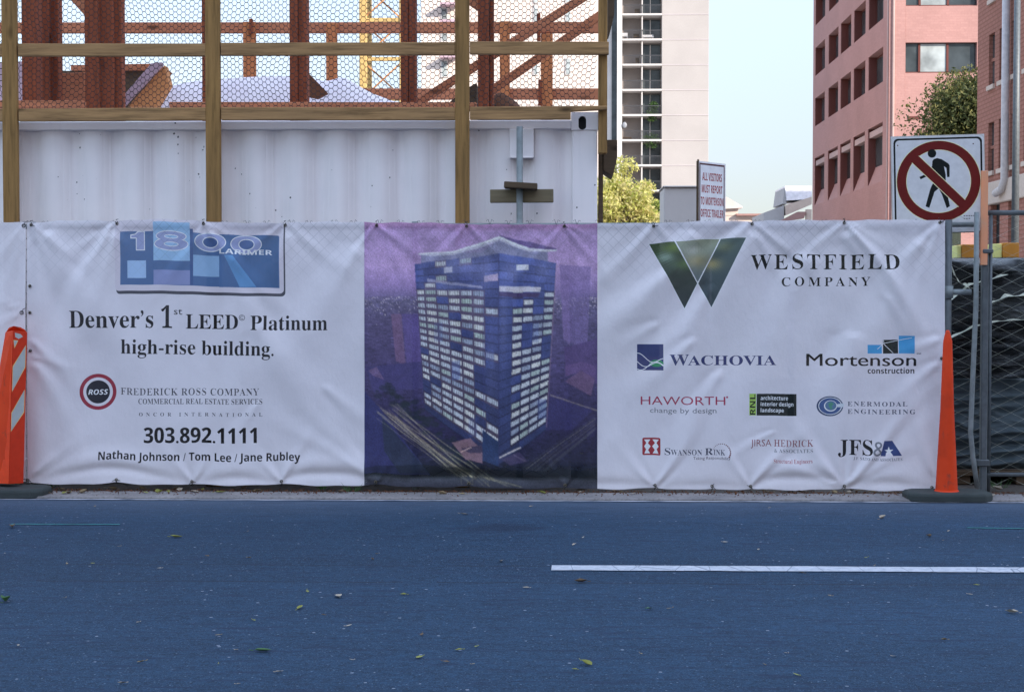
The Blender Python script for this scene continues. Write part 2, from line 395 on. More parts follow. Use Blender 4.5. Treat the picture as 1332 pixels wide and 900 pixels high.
c = m.ramp(n, [(.3, (.36, .38, .42)), (.7, (.54, .54, .58))]); c = m.mix(m.math('LESS_THAN', v.outputs['Distance'], .009), c, (.22, .24, .28)); c = m.mix(m.ramp(m.noise(70, detail=6, rough=.7), [(.60, (0, 0, 0)), (.68, (.8, .8, .8))]), c, (.06, .09, .15)); m.base(c); M['paint'] = m.m

M['lot'] = flat('pale_gravel_lot', (.34, .32, .30), .95, scale=.5)
sheet('ground', -900, 900, -900, 900, -.05, M['lot'])
sheet('site_ground', -60, 60, -.075, 30, -.004, M['dirt'])  # dirt darkened and started here to stand for contact shade under the banner
structure(sheet('road', -120, 120, -16.5, -.34, -.012, M['asphalt'], 60, 12))
# concrete gutter strip with a lip towards the road
b = MB(); b.box(-40, 40, -.36, -.075, -.04, .004); structure(b.build('gutter_strip', M['concrete'], bevel=.006))
b = MB(); b.box(-120, 120, -20, -16.5, -.05, .12); structure(b.build('sidewalk', M['concrete'], bevel=.02))
def stripe(name, pts, z, mat):
    b = MB(); b.add([(x, y, z) for x, y in pts], [tuple(range(len(pts)))]); return structure(b.build(name, mat, recalc=False))
a0, a1 = G(718, 734.5, -.008), G(717, 741, -.008); b0, b1 = G(1332, 737.5, -.008), G(1332, 744, -.008)
ln = (b0 - a0).normalized() * 6
N = 40
up = [(a0.x + ln.x * k / N + random.uniform(-.002, .002), a0.y + ln.y * k / N + random.uniform(-.005, .005)) for k in range(N + 1)]
ln2 = (b1 - a1).normalized() * 6
dn = [(a1.x + ln2.x * k / N, a1.y + ln2.y * k / N + random.uniform(-.005, .005)) for k in range(N + 1)]
stripe('lane_line', dn + up[::-1], -.008, M['paint'])
m = Mat('faded_edge_paint', .8, 0, .3); m.base(m.ramp(m.noise(9, m.co((.6, 3, 1)), 6), [(.42, (.13, .15, .19)), (.55, (.50, .50, .54))])); M['edge'] = m.m
stripe('edge_line', [(-40, -.415), (40, -.415), (40, -.372), (-40, -.372)], -.008, M['edge'])
M['green'] = flat('green_survey_paint', (.02, .17, .17), .7, var=.4, scale=20)
for (pa, pb) in (((14, 681.2), (156, 681.6)), ((1258, 686), (1332, 687))):
    p, q = G(*pa, -.008), G(*pb, -.008); stripe('survey_line', [(p.x, p.y - .011), (q.x, q.y - .011), (q.x, q.y + .011), (p.x, p.y + .011)], -.008, M['green'])

# ------------------------------------------------------------------ chain link fence along the site edge
def wire_mesh(b, x0, x1, z0, z1, y, p, r):
    """zigzag wires, diamonds p wide"""
    n = int((x1 - x0) / p); k = int((z1 - z0) / (p / 2))
    for i in range(n + 1):
        for s in (0,):
            pts = []
            for j in range(k + 1):
                side = 1 if (j + i) % 2 else -1
                pts.append((x0 + i * p + side * p * .26 * 1.0 + p * .0, y + .003 * side, z0 + j * p / 2))
            # each wire swings half a diamond either way and hooks its neighbour
            pts = [(x0 + i * p + (p / 2 if (j + i) % 2 else -p / 2) * 1.03, y + (.003 if (j + i) % 2 else -.003), z) for j, (_, _, z) in enumerate(pts)]
            b.tube(pts, r, 4, False)
    return b
XE = U(1234, 400, 0).x
fence = thing('chain_link_fence', 'long galvanized chain link fence hidden behind the printed banner', 'fence', (0, 0, 0))
b = MB(); wire_mesh(b, -4.2, XE - .03, .03, 1.755, 0, .072, .0021)
for k in range(50):   # knuckled ends stand above the cloth
    x = -3.45 + k * .144 + random.uniform(-.02, .02)
    if x > XE - .1: break
    for s in (-1, 1): b.tube([(x, 0, 1.735), (x + s * .012, -.004, 1.762 + random.uniform(0, .010)), (x + s * .024, -.012, 1.758)], .0015, 4)
b.build('wire_mesh', M['wire'], fence, recalc=False)
b = MB(); b.tube([(-4.4, .025, 1.728), (U(1266, 287, .025).x, .025, 1.735)], .017, 10); b.build('top_rail', M['galv'], fence, smooth=True)
for x in (-3.42, -.9, 1.55):
    b = MB(); b.tube([(x, .045, 0), (x, .045, 1.76)], .022, 10); b.build('post', M['galv'], fence, smooth=True)
b = MB(); b.tube([(XE, .02, 0), (XE, .02, 1.765)], .024, 12); b.build('post', M['galv_dark'], fence, smooth=True)
b = MB(); p = U(1263, 380, .02); b.tube([(XE, .02, p.z), (p.x, .02, p.z)], .020, 10); b.tube([(XE, .02, p.z - .04), (XE, .02, p.z + .04)], .034, 12); b.build('hinge_rail', M['galv'], fence, smooth=True)

# ------------------------------------------------------------------ the banner: one cloth, printed
YB = -.034
TT_ = [(41, 290), (153, 288), (265, 288), (371, 290), (490, 290), (607, 292), (734, 292), (850, 291), (978, 288), (1098, 287), (1222, 287)]
BT_ = [(36, 628), (152, 627), (250, 629), (366, 629), (489, 630), (610, 632), (735, 634), (852, 634), (926, 635), (976, 635), (1098, 635), (1212, 637)]
RID = [(148, 292, 118, 200, 13, 8), (153, 290, 100, 120, 9, 5), (153, 290, 75, 110, 9, 5), (41, 292, 62, 200, 15, 7), (43, 292, 40, 110, 9, 5), (152, 290, 150, 90, 8, 5),
       (265, 290, 58, 160, 12, 9), (266, 290, 120, 130, 10, 7), (264, 289, 30, 80, 7, 5), (371, 292, 100, 90, 8, 5), (375, 292, 38, 140, 12, 6), (368, 292, 140, 110, 9, 5), (300, 330, 48, 190, 16, 7),
       (490, 292, 40, 120, 10, 9), (492, 292, 62, 150, 11, 7), (488, 292, 120, 120, 9, 6), (605, 293, 130, 120, 11, 8), (609, 293, 48, 130, 10, 7), (607, 293, 90, 80, 8, 4), (735, 293, 55, 110, 9, 8), (732, 293, 125, 130, 10, 7), (737, 293, 28, 60, 7, 5),
       (850, 292, 130, 170, 14, 8), (852, 292, 45, 120, 10, 6), (976, 290, 140, 210, 16, 10), (980, 290, 42, 150, 10, 8), (978, 290, 60, 110, 9, 5),
       (885, 345, 143, 150, 17, 9), (930, 370, 128, 200, 19, 9), (905, 440, 140, 150, 16, 8), (940, 480, 120, 180, 17, 8), (860, 420, 150, 90, 14, 6),
       (1100, 290, 53, 230, 11, 12), (1097, 290, 135, 130, 10, 6), (1104, 289, 30, 90, 8, 5), (1150, 380, 62, 160, 14, 6), (1222, 290, 130, 150, 11, 7), (1222, 290, 105, 170, 11, 6),
       (1098, 633, -48, 190, 11, 11), (1096, 633, -132, 130, 11, 10), (1099, 633, -75, 100, 9, 6), (1100, 633, -30, 110, 9, 7), (1094, 633, -155, 110, 9, 7), (1097, 633, -105, 90, 9, 5),
       (976, 633, -50, 120, 10, 9), (974, 633, -120, 100, 9, 6), (852, 633, -58, 130, 10, 8), (850, 633, -130, 90, 9, 6), (735, 632, -60, 100, 9, 7), (735, 632, -125, 100, 9, 6), (610, 631, -60, 70, 8, 6), (610, 631, -125, 70, 8, 6),
       (489, 629, -130, 150, 13, 8), (488, 629, -145, 190, 12, 7), (490, 629, -60, 90, 9, 5), (366, 628, -60, 90, 9, 6), (365, 628, -125, 80, 9, 6), (250, 628, -130, 80, 9, 6), (251, 628, -60, 70, 8, 5),
       (45, 470, 62, 190, 22, 8), (38, 440, 48, 130, 13, 7), (38, 462, 20, 80, 9, 4), (40, 620, -40, 120, 11, 5), (1226, 440, 165, 110, 13, 6), (1224, 470, 140, 130, 14, 7), (1215, 620, -110, 150, 13, 6),
       # broad soft waves
       (150, 300, 112, 330, 40, 12), (60, 300, 58, 360, 34, 11), (265, 300, 62, 340, 42, 11), (380, 300, 112, 300, 36, 10), (470, 320, 125, 330, 44, 11), (330, 420, 50, 240, 34, 9), (905, 300, 128, 420, 44, 15), (985, 300, 122, 420, 46, 14), (1060, 330, 118, 360, 40, 11), (1100, 300, 52, 330, 34, 15), (1200, 310, 118, 360, 40, 10), (1110, 430, 100, 240, 40, 10), (560, 300, 60, 320, 40, 10), (700, 300, 115, 320, 44, 10),
       (420, 500, 42, 130, 15, 6), (340, 520, 130, 90, 12, 4), (1010, 560, 150, 110, 9, 4)]
def fold(X, Y):
    """metres towards the street at print position X, Y (photo pixels)"""
    D = .007 * np.sin(X / 61 + Y / 140) * np.sin(Y / 83 + 1.2) + .0025 * np.sin(X / 27 - Y / 35 + 2) + .0015 * np.sin(X / 15 + Y / 19) * np.sin(Y / 41)
    for x, y, a, L, w, amp in RID:
        ca, sa = math.cos(rad(a)), math.sin(rad(a)); t = (X - x) * ca + (Y - y) * sa; p = -(X - x) * sa + (Y - y) * ca
        p = p + 6 * np.sin(t / 45 + x) * np.clip(t / 80, 0, 1)
        tt = np.clip(t / L, 0, 1); ww = w * (.30 + .9 * tt)
        fade = np.where((t > 0), np.clip(t / 10, 0, 1) * (1 - tt) ** .8, 0)
        D = D + 1.55 * amp * 1e-3 * fade * (np.exp(-(p / ww) ** 2) - .55 * np.exp(-((p - 1.5 * ww) / ww) ** 2))
    # the foot of the cloth bellies over the ground between its ties
    bx = np.array([36, 250, 366, 489, 735, 852, 976, 1098, 1212.]); bh = np.array([21, 9, 15, 17, 6, 4, 15, 9.]); by_ = np.array([628, 629, 629, 630, 634, 634, 635, 635, 637.])
    yb = np.interp(X, bx, by_); i = np.clip(np.searchsorted(bx, X) - 1, 0, len(bx) - 2)
    u = np.clip((X - bx[i]) / (bx[i + 1] - bx[i]), 0, 1); u = u + .09 * np.sin(2 * np.pi * u) * np.sin(bx[i])
    hgt = bh[i] * np.sin(np.pi * u) ** .6 + 2
    arc = yb - hgt; s = Y - arc; k = np.sin(np.pi * u) ** .7 * np.clip(bh[i] / 14, .35, 1)
    D = D + k * (.013 * np.exp(-((s + 9) / 13) ** 2) - .014 * np.exp(-((s - 3) / 6) ** 2) + .008 * np.clip(s / np.maximum(hgt, 4), 0, 1) ** 1.5)
    # the doubled hem along the top
    tx = np.array([p[0] for p in TT_]); j = np.clip(np.searchsorted(tx, X) - 1, 0, len(tx) - 2); v = np.clip((X - tx[j]) / (tx[j + 1] - tx[j]), 0, 1)
    D = D + .003 / (1 + np.exp((Y - 297) / 1.2)) + .007 * np.sin(np.pi * v) ** 1.2 * np.exp(-((Y - 291) / 9) ** 2)
    return D
def top_edge(X):
    tx = np.array([-80, 30] + [p[0] for p in TT_] + [1260]); ty = np.array([289, 289] + [p[1] for p in TT_] + [287])
    j = np.clip(np.searchsorted(tx, X) - 1, 0, len(tx) - 2); v = np.clip((X - tx[j]) / (tx[j + 1] - tx[j]), 0, 1)
    bulge = np.array([0, 0, -2.0, -2.5, 1, -1.5, -1, 0, -.5, -1.5, -1.0, -1.2, 0, 0])[np.clip(j, 0, 13)]
    return np.interp(X, tx, ty) + bulge * np.sin(np.pi * v) + .5 * np.sin(X / 7.0)
def bot_edge(X):
    bx = np.array([-80] + [p[0] for p in BT_] + [1260]); by = np.array([629] + [p[1] for p in BT_] + [637])
    j = np.clip(np.searchsorted(bx, X) - 1, 0, len(bx) - 2); v = np.clip((X - bx[j]) / (bx[j + 1] - bx[j]), 0, 1)
    return np.interp(X, bx, by) + 2.2 * np.sin(np.pi * v) + .5 * np.sin(X / 9.0)
CR = np.array(CAMR)
def unproj(X, Y, y):
    d = np.stack([(X - PW / 2) / F, -(Y - PH / 2) / F, -np.ones_like(X)], 1) @ CR.T
    t = (y + 10) / d[:, 1]
    return np.array(CAM)[None] + d * t[:, None]
def cloth(dy=0.0, ff=fold):
    def f(X, Y):
        # pull the flat print rows 289..636 to the true upper and lower edges
        t0, b0 = top_edge(X), bot_edge(X); w = np.clip((Y - 289) / (636 - 289), 0, 1)
        Ye = Y + (t0 - 289) * (1 - w) ** 3 + (b0 - 636) * w ** 3
        P = unproj(X, Ye, np.full_like(X, YB)); D = ff(X, Ye)
        P[:, 1] -= D + dy
        e = .8; dx = (ff(X + e, Ye) - ff(X - e, Ye)) / (2 * e * .005); dz = -(ff(X, Ye + e) - ff(X, Ye - e)) / (2 * e * .005)
        N = np.stack([-dx, -np.ones_like(dx), -dz], 1) * np.array([1, 1, 1]); N[:, 0] = -dx; N[:, 2] = -dz
        # surface y = YB - D(x, z): outward (towards the street) normal is (-dD/dx, -1, -dD/dz)
        N /= np.linalg.norm(N, axis=1)[:, None]
        return P, N
    return f
WHITE = (.86, .81, .84)
banner = thing('fence_banner', 'long white printed banner with a purple tower picture, tied to the fence', 'banner', (0, YB, 0))
INK = (.016, .015, .017); GREY = pc(84, 88, 108); NAVY = pc(40, 48, 100)

L = Print(WHITE)
# logo board, printed with its own drop shadow line
L.rrect(151.5, 289, 371, 383.2, 5, pc(58, 60, 78), sk=2.2); L.rrect(150, 285, 369, 379, 5, pc(168, 166, 200), sk=2.5)
L.poly([(157, 303), (363, 306.4), (363.5, 374.3), (156.5, 371.4)], pc(62, 88, 142))
for k in range(14):  # the printed blue darkens in bands towards the right
    x = 285 + k * 5.5; L.poly([(x, 305.1), (x + 5.6, 305.2), (x + 5.6, 373.8), (x, 373.7)], pc(62 - k, 90 - k, 146 - 1.4 * k))
L.poly([(292, 332), (303, 332), (334, 373), (312, 373)], pc(76, 118, 180))
L.rect(199.7, 292, 247, 341, pc(120, 152, 205)); L.rect(199.7, 353, 247, 371.9, pc(108, 118, 176)); L.rect(166, 340.5, 190, 363, pc(128, 156, 212)); L.rect(247, 333, 285.2, 360.2, pc(112, 142, 195))
L.rect(247, 300, 251, 372, pc(52, 74, 130))
OUT, INN = pc(205, 205, 235), pc(118, 128, 184)
def num1(d, c): L.poly([(180 - d, 303.5 - d), (188.2 + d, 303.5 - d), (188.2 + d, 327.2 + d), (177.5 - d, 327.2 + d), (177.5 - d, 312 + d), (170.4 - d, 312 + d), (170.4 - d, 308 - d), (176, 307 - d)], c)
num1(.5, OUT); num1(-.7, INN)
L.ell(222.8, 310, 20, 7.2, OUT); L.ell(222.8, 320, 22.3, 8.6, OUT); L.ell(222.8, 310, 18.9, 6.1, INN); L.ell(222.8, 320, 21.2, 7.5, INN)
for cy, rx, ry in ((310.4, 9.2, 2.6), (320, 9.6, 3.1)): L.ell(222.8, cy, rx, ry, OUT); L.ell(222.8, cy, rx - 1, ry - 1, pc(118, 150, 204))
for cx, cy, rx, ry in ((273.5, 315.7, 20.5, 12.4), (319.8, 317.3, 20.5, 12.2)):
    L.ell(cx, cy, rx, ry, OUT); L.ell(cx, cy, rx - 1.1, ry - 1.1, INN); L.ell(cx + .5, cy, 10.6, 7.4, OUT); L.ell(cx + .5, cy, 9.5, 6.3, pc(56, 78, 135))
L.text('LARIMER', 'bold', 285.6, 354, 330.0, 323.6, pc(225, 225, 245), slope=.018)
# sentences
L.text('Denver’s', 'serif', 90, 199.5, 427.2, 405, INK, res=4); L.text('1', 'serif', 209.6, 223.6, 427.8, 400, INK, res=4)
L.text('st', 'plain', 226, 237, 410.2, 401.4, INK); L.text('LEED', 'serif', 241.5, 310, 428.4, 409.8, INK, res=4); L.text('©', 'plain', 311, 319.5, 417, 409.5, INK)
L.text('Platinum', 'serif', 326.5, 426, 429.4, 410.6, INK, slope=.006, res=4)
L.text('high-rise building.', 'serif', 157.7, 357, 461, 442.5, INK, slope=.012, res=4)
L.ell(127.3, 511.6, 24, 24, pc(120, 40, 62), 48); L.ell(127.3, 511.6, 19.2, 19.2, WHITE, 48); L.ell(127.3, 511.6, 15.4, 15.4, pc(30, 32, 46), 40)
L.text('ROSS', 'italic', 114.5, 140.2, 515.2, 508.4, pc(215, 218, 235), res=3)
L.text('FREDERICK ROSS COMPANY', 'serif', 157, 337.3, 515.6, 506.6, pc(52, 54, 70), thin=.018, space=1.06)
L.text('COMMERCIAL REAL ESTATE SERVICES', 'serif', 180.3, 341.3, 527.4, 520.4, pc(46, 48, 62), thin=.012)
L.text('ONCOR INTERNATIONAL', 'serif', 181, 341.3, 543.6, 538.8, pc(52, 54, 70), thin=.012, space=2.1)
L.text('303.892.1111', 'bold', 187, 334, 579.4, 558.8, INK, res=4, thin=-.012)
L.text('Nathan Johnson / Tom Lee / Jane Rubley', 'bold', 128.6, 390.6, 603.2, 592.2, INK, slope=.004, thin=-.008)
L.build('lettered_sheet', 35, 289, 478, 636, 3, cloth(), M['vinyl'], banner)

R = Print(WHITE)
def grad(c0, c1, spots=()):
    def f(x, y):
        t = min(1, max(0, (y - 312) / 80)); c = [a + (b - a) * t for a, b in zip(c0, c1)]
        for sx, sy, r, col in spots:
            k = math.exp(-((x - sx) ** 2 + (1.8 * (y - sy)) ** 2) / r ** 2); c = [a + (b - a) * k for a, b in zip(c, col)]
        return pc(*c)
    return f
gL = grad((42, 58, 44), (22, 36, 44), ((875, 322, 13, (76, 96, 52)), (893, 343, 13, (70, 92, 60)), (866, 335, 12, (96, 116, 118))))  # spots paint in the background light that shows through the cloth
gM = grad((112, 120, 118), (68, 84, 112), ((905, 340, 16, (118, 116, 104)), (900, 326, 10, (142, 148, 156))))
gR = grad((62, 76, 88), (48, 60, 78), ((925, 344, 13, (120, 116, 96)), (942, 322, 12, (86, 96, 92))))
def tri_grid(poly, fn, n=26):
    """lay a four-sided or three-sided mark as small cells so that background showing through can be painted in"""
    A, B, C, D = poly
    for i in range(n):
        for j in range(12):
            def P(u, v):
                return tuple((A[k] * (1 - u) + B[k] * u) * (1 - v) + (D[k] * (1 - u) + C[k] * u) * v for k in (0, 1))
            q = [P(j / 12, i / n), P((j + 1) / 12, i / n), P((j + 1) / 12, (i + 1) / n), P(j / 12, (i + 1) / n)]
            cx, cy = sum(p[0] for p in q) / 4, sum(p[1] for p in q) / 4
            if abs(q[2][0] - q[3][0]) + abs(q[2][1] - q[3][1]) < .05: q = q[:3]
            R.poly(q, fn(cx, cy))
R.poly([(843.2, 315), (971.4, 309.2), (925, 402), (907.6, 370.4), (890.6, 403)], pc(200, 204, 222))
tri_grid([(844.4, 315.6), (877, 314), (907, 369), (890.6, 401)], gL); tri_grid([(937.8, 311.6), (970.2, 310.2), (925, 400), (908.4, 369.2)], gR); tri_grid([(879, 314), (936.2, 311.8), (907.7, 367.4), (907.5, 367.4)], gM)
R.text('WESTFIELD', 'serif', 976.2, 1170, 351.3, 332.4, INK, slope=.004, res=4, thin=.008, space=1.2)
R.text('COMPANY', 'serif', 1016.8, 1132.5, 373.2, 362, INK, res=3, thin=.008, space=1.45)
# bank
R.rect(828.7, 447.5, 862.8, 481.6, NAVY); R.ell(854, 472.5, 9, 4.6, pc(38, 108, 84))
for ya, yb in ((463, 470), (471, 477), (478, 473)):
    R.line([(828.7 + 34.1 * k / 10, ya + (yb - ya) * k / 10 + 4.2 * math.sin(k / 10 * 6.28 + ya)) for k in range(11)], .9, pc(190, 205, 228))
R.text('W', 'serif', 870.7, 896, 475, 461, NAVY, res=3); R.text('ACHOVIA', 'serif', 894.5, 1009.3, 475, 462.8, NAVY, res=3)
MAR = pc(128, 44, 78)
R.text('HAWORTH', 'plain', 833.4, 943.3, 526.6, 515.8, MAR, res=3); R.ell(945.6, 516.4, 1.3, 1.3, MAR)
R.text('change by design', 'plain', 845.5, 931.8, 537.2, 530.6, GREY)
# contractor
R.text('Mortenson', 'plain', 1048.7, 1191.5, 476, 460.4, (.010, .010, .013), res=4); R.text('Mortenson', 'plain', 1049.3, 1192.0, 476, 460.4, (.010, .010, .013), res=4)
R.rect(1128.1, 448.8, 1147, 460, pc(56, 124, 192)); R.rect(1148.5, 442.2, 1168.4, 460, pc(24, 28, 36)); R.rect(1169.3, 437.2, 1189.4, 460, pc(56, 124, 192))
for q in (((1141, 454.5), (1149.5, 446.8), (1186, 439.8)), ((1149.5, 447.5), (1162, 459.4)), ((1149.2, 442.4), (1150, 448))): R.line(q, .7, pc(205, 215, 230))
R.text('construction', 'bold', 1128.5, 1189.8, 485.8, 478.6, INK); R.text('SM', 'bold', 1192, 1197.6, 461, 459, INK)
# architects
R.rect(974.5, 512, 983.4, 540.2, pc(126, 158, 84)); R.rect(984, 512, 1036, 540.4, pc(20, 26, 32))
R.text('RNL', 'bold', 0, 26.4, 0, -7.0, INK, rot=(982.3, 539.4))
for t, x1, yb in (('architecture', 1024.9, 520.2), ('interior design', 1032, 528), ('landscape', 1019.5, 536)): R.text(t, 'bold', 989.3, x1, yb, yb - 5.0, pc(196, 204, 214))
# engineers
R.ell(1079, 528, 17.2, 13.0, pc(46, 58, 96)); R.ell(1079.4, 527.8, 15.2, 11.3, pc(196, 204, 226)); R.ell(1079.2, 527.8, 14.2, 10.5, pc(52, 72, 128)); R.ell(1079.8, 527.6, 8.4, 7.2, pc(180, 190, 214)); R.ell(1080, 527.2, 7.2, 6.2, pc(70, 96, 140)); R.poly([(1077, 524), (1081, 522.6), (1084, 525), (1081, 528), (1082.5, 531), (1080, 532), (1077.5, 528)], pc(60, 112, 110)); R.poly([(1087, 525.4), (1097, 524.6), (1097, 529.4), (1087, 529.2)], pc(160, 170, 204))
ENG = pc(50, 54, 82)
R.text('ENERMODAL', 'serif', 1101.9, 1180.5, 528, 522.2, ENG, space=1.25, thin=.008); R.text('ENGINEERING', 'serif', 1101.9, 1191, 538, 532.2, ENG, space=1.25, thin=.008)
RED = pc(122, 36, 52)
R.rrect(835.6, 570, 859.2, 593, 2, RED)
for sx in (1, -1):
    X0 = 847.4; P = [(-9.6, 572.4), (-1.4, 572.4), (-4.6, 577.2), (-1.0, 581.4), (-4.4, 586.2), (-1.6, 590.8), (-9.2, 590.8), (-6.8, 585.2), (-9.4, 581.4), (-6.6, 577)]
    R.poly([(X0 + sx * x, y) for x, y in P], pc(206, 206, 224))
R.text('S', 'serif', 864.6, 872, 591.6, 582.8, ENG, thin=.01); R.text('WANSON', 'serif', 872.6, 913.2, 591.6, 584.6, ENG, thin=.014); R.text('R', 'serif', 917, 927.6, 591.6, 582.8, ENG, thin=.01); R.text('INK', 'serif', 928, 943, 591.6, 584.6, ENG, thin=.014)
for k in range(16):
    t = rad(200 + 190 * k / 15); R.ell(938.5 + 11.4 * math.cos(t), 588 + 11.2 * math.sin(t), .45 + .05 * k, .45 + .05 * k, pc(84, 50, 62), 8)
R.text('Taking Responsibility', 'plain', 901.7, 949.6, 597.3, 593.6, pc(60, 44, 58))
JR = pc(112, 66, 84)
R.text('JIRSA', 'plain', 976.4, 1003.4, 580.2, 571.6, JR); R.text('HEDRICK', 'serif', 1006.8, 1057.6, 580.2, 571.6, JR, thin=.022)
R.text('& ASSOCIATES', 'serif', 1006.8, 1057, 588, 583.4, GREY, thin=.018); R.text('Structural Engineers', 'serif', 1006, 1056.4, 601.6, 596.4, pc(130, 46, 60), thin=.016)
R.text('JFS', 'serif', 1089.6, 1135.2, 591.6, 572, (.010, .010, .014), res=4); R.text('&', 'plain', 1135.5, 1152, 591.8, 573, pc(92, 96, 120), res=3)
R.poly([(1150, 572), (1161, 572), (1173.6, 591.6), (1162, 591.6), (1159, 587), (1153, 587), (1152, 591.6), (1145.6, 591.6)], pc(40, 54, 112))
R.poly([(1156.4 + (6.2 if k % 2 == 0 else 2.3) * math.sin(k * math.pi / 5), 585.4 - (6.2 if k % 2 == 0 else 2.3) * math.cos(k * math.pi / 5)) for k in range(10)], pc(190, 198, 222))
R.text('J.F. SATO AND ASSOCIATES', 'serif', 1110, 1174, 598, 594.4, pc(60, 62, 80), thin=.012)
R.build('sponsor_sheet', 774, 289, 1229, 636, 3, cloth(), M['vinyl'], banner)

# the tower picture in the middle, painted cell by cell
x0, y0, W_, H_ = 474, 289, 303, 347
SS = 2
gx, gy = np.meshgrid(np.arange(W_ * SS) / SS + x0 + .25, np.arange(H_ * SS) / SS + y0 + .25)
def lerp(a, b, t): return a[None, None] * (1 - t[..., None]) + b[None, None] * t[..., None]
A_ = lambda *c: np.array(c, float)
def stops(t, st):
    out = np.zeros(t.shape + (3,))
    for k in range(3): out[..., k] = np.interp(t, [s[0] for s in st], [s[1][k] for s in st])
    return out
img = stops(gy, [(289, (146, 112, 166)), (300, (138, 116, 174)), (345, (142, 120, 176)), (372, (124, 106, 166)), (384, (100, 90, 142)), (392, (82, 78, 118)), (420, (74, 68, 112)), (480, (64, 58, 104)), (560, (38, 36, 74)), (600, (30, 32, 60)), (616, (20, 26, 40)), (621, (26, 30, 40)), (626, (58, 62, 82)), (636, (48, 50, 70))])
img *= (1 + .10 * np.exp(-((gx - 505) / 40) ** 2 - ((gy - 345) / 40) ** 2) + .10 * np.exp(-((gx - 762) / 26) ** 2 - ((gy - 350) / 40) ** 2) - .05 * (gx > 740))[..., None]
def inside(poly):
    r = np.zeros(gx.shape, bool); n = len(poly)
    for i in range(n):
        (xa, ya), (xb, yb) = poly[i], poly[(i + 1) % n]
        if ya == yb: continue
        c = (ya > gy) != (yb > gy); r ^= c & (gx < (xb - xa) * (gy - ya) / (yb - ya) + xa)
    return r
def fill(poly, col, a=1.0):
    k = inside(poly); img[k] = img[k] * (1 - a) + np.array(col, float) * a
def streak(xa, ya, xb, yb, w, col, a):
    d = np.hypot(xb - xa, yb - ya); t = ((gx - xa) * (xb - xa) + (gy - ya) * (yb - ya)) / d; p = ((gx - xa) * (yb - ya) - (gy - ya) * (xb - xa)) / d
    k = a * np.exp(-(p / w) ** 2) * ((t > 0) & (t < d)); img[:] = img * (1 - k[..., None]) + np.array(col, float) * k[..., None]
blur = RNG.normal(size=(H_ * SS // 4 + 2, W_ * SS // 10 + 2)); blur = np.kron(blur, np.ones((4, 10)))[:H_ * SS, :W_ * SS]
img *= (1 + .07 * blur * (gy > 386) * (gy < 612))[..., None]
for _ in range(260):   # far city lights
    cx = random.choice((random.uniform(474, 546), random.uniform(722, 777))); cy = 386 + abs(random.gauss(0, 11)); k = np.hypot(gx - cx, gy - cy) < random.uniform(.35, .7); img[k] = (170, 160, 190)
fill([(523, 408), (546, 408), (550, 500), (530, 482)], (78, 68, 128)); fill([(509, 409), (522, 408), (528, 476), (515, 470)], (100, 78, 120), .8); fill([(476, 478), (552, 470), (552, 505), (486, 512)], (60, 56, 108)); fill([(479, 483), (490, 478), (500, 495), (486, 490)], (88, 74, 120))
fill([(728, 343), (769, 345), (764, 455), (733, 440)], (100, 86, 146), .6); fill([(728, 343), (740, 344), (742, 450), (733, 440)], (110, 94, 152), .5); fill([(734, 452), (777, 440), (777, 500), (736, 478)], (70, 58, 108)); fill([(735, 496), (757, 481), (774, 493), (769, 515)], (92, 72, 112), .8); fill([(735, 476), (757, 470), (776, 476), (774, 492), (756, 482), (736, 490)], (82, 66, 118))
fill([(716, 516), (772, 533), (744, 560), (708, 560)], (48, 46, 98), .7); fill([(474, 510), (500, 540), (545, 600), (560, 620), (474, 620)], (44, 46, 96)); fill([(497, 545), (560, 618), (520, 618), (500, 590)], (34, 44, 60), .6)
for _ in range(120):
    t = random.random(); cx = 495 + 110 * t + random.uniform(-6, 14); cy = 505 + 95 * t + random.uniform(-10, 10); k = np.hypot((gx - cx) / 1.5, gy - cy) < random.uniform(1.5, 4); img[k] = img[k] * .6 + np.array((30, 38, 52)) * .4
for k in range(30):
    o = random.uniform(-12, 14); streak(490 + o * .35 + random.uniform(0, 30), 526 - o * .3 + random.uniform(0, 20), 616 + o * 2.2, 624 + o * .2, random.uniform(.3, .6), random.choice(((176, 164, 140), (150, 136, 120), (196, 186, 160))), random.uniform(.15, .5))
for k in range(14):
    o = random.uniform(-8, 9); streak(775, 550 + o, 694 + o * 1.8, 612 + o * .4, random.uniform(.3, .6), random.choice(((120, 116, 116), (150, 146, 130), (92, 96, 104))), random.uniform(.15, .45))
streak(716, 514, 777, 534, .8, (150, 140, 140), .6)
for k in range(14): streak(random.uniform(575, 640), 610, random.uniform(600, 690), 634, .5, (120, 118, 110), .4)
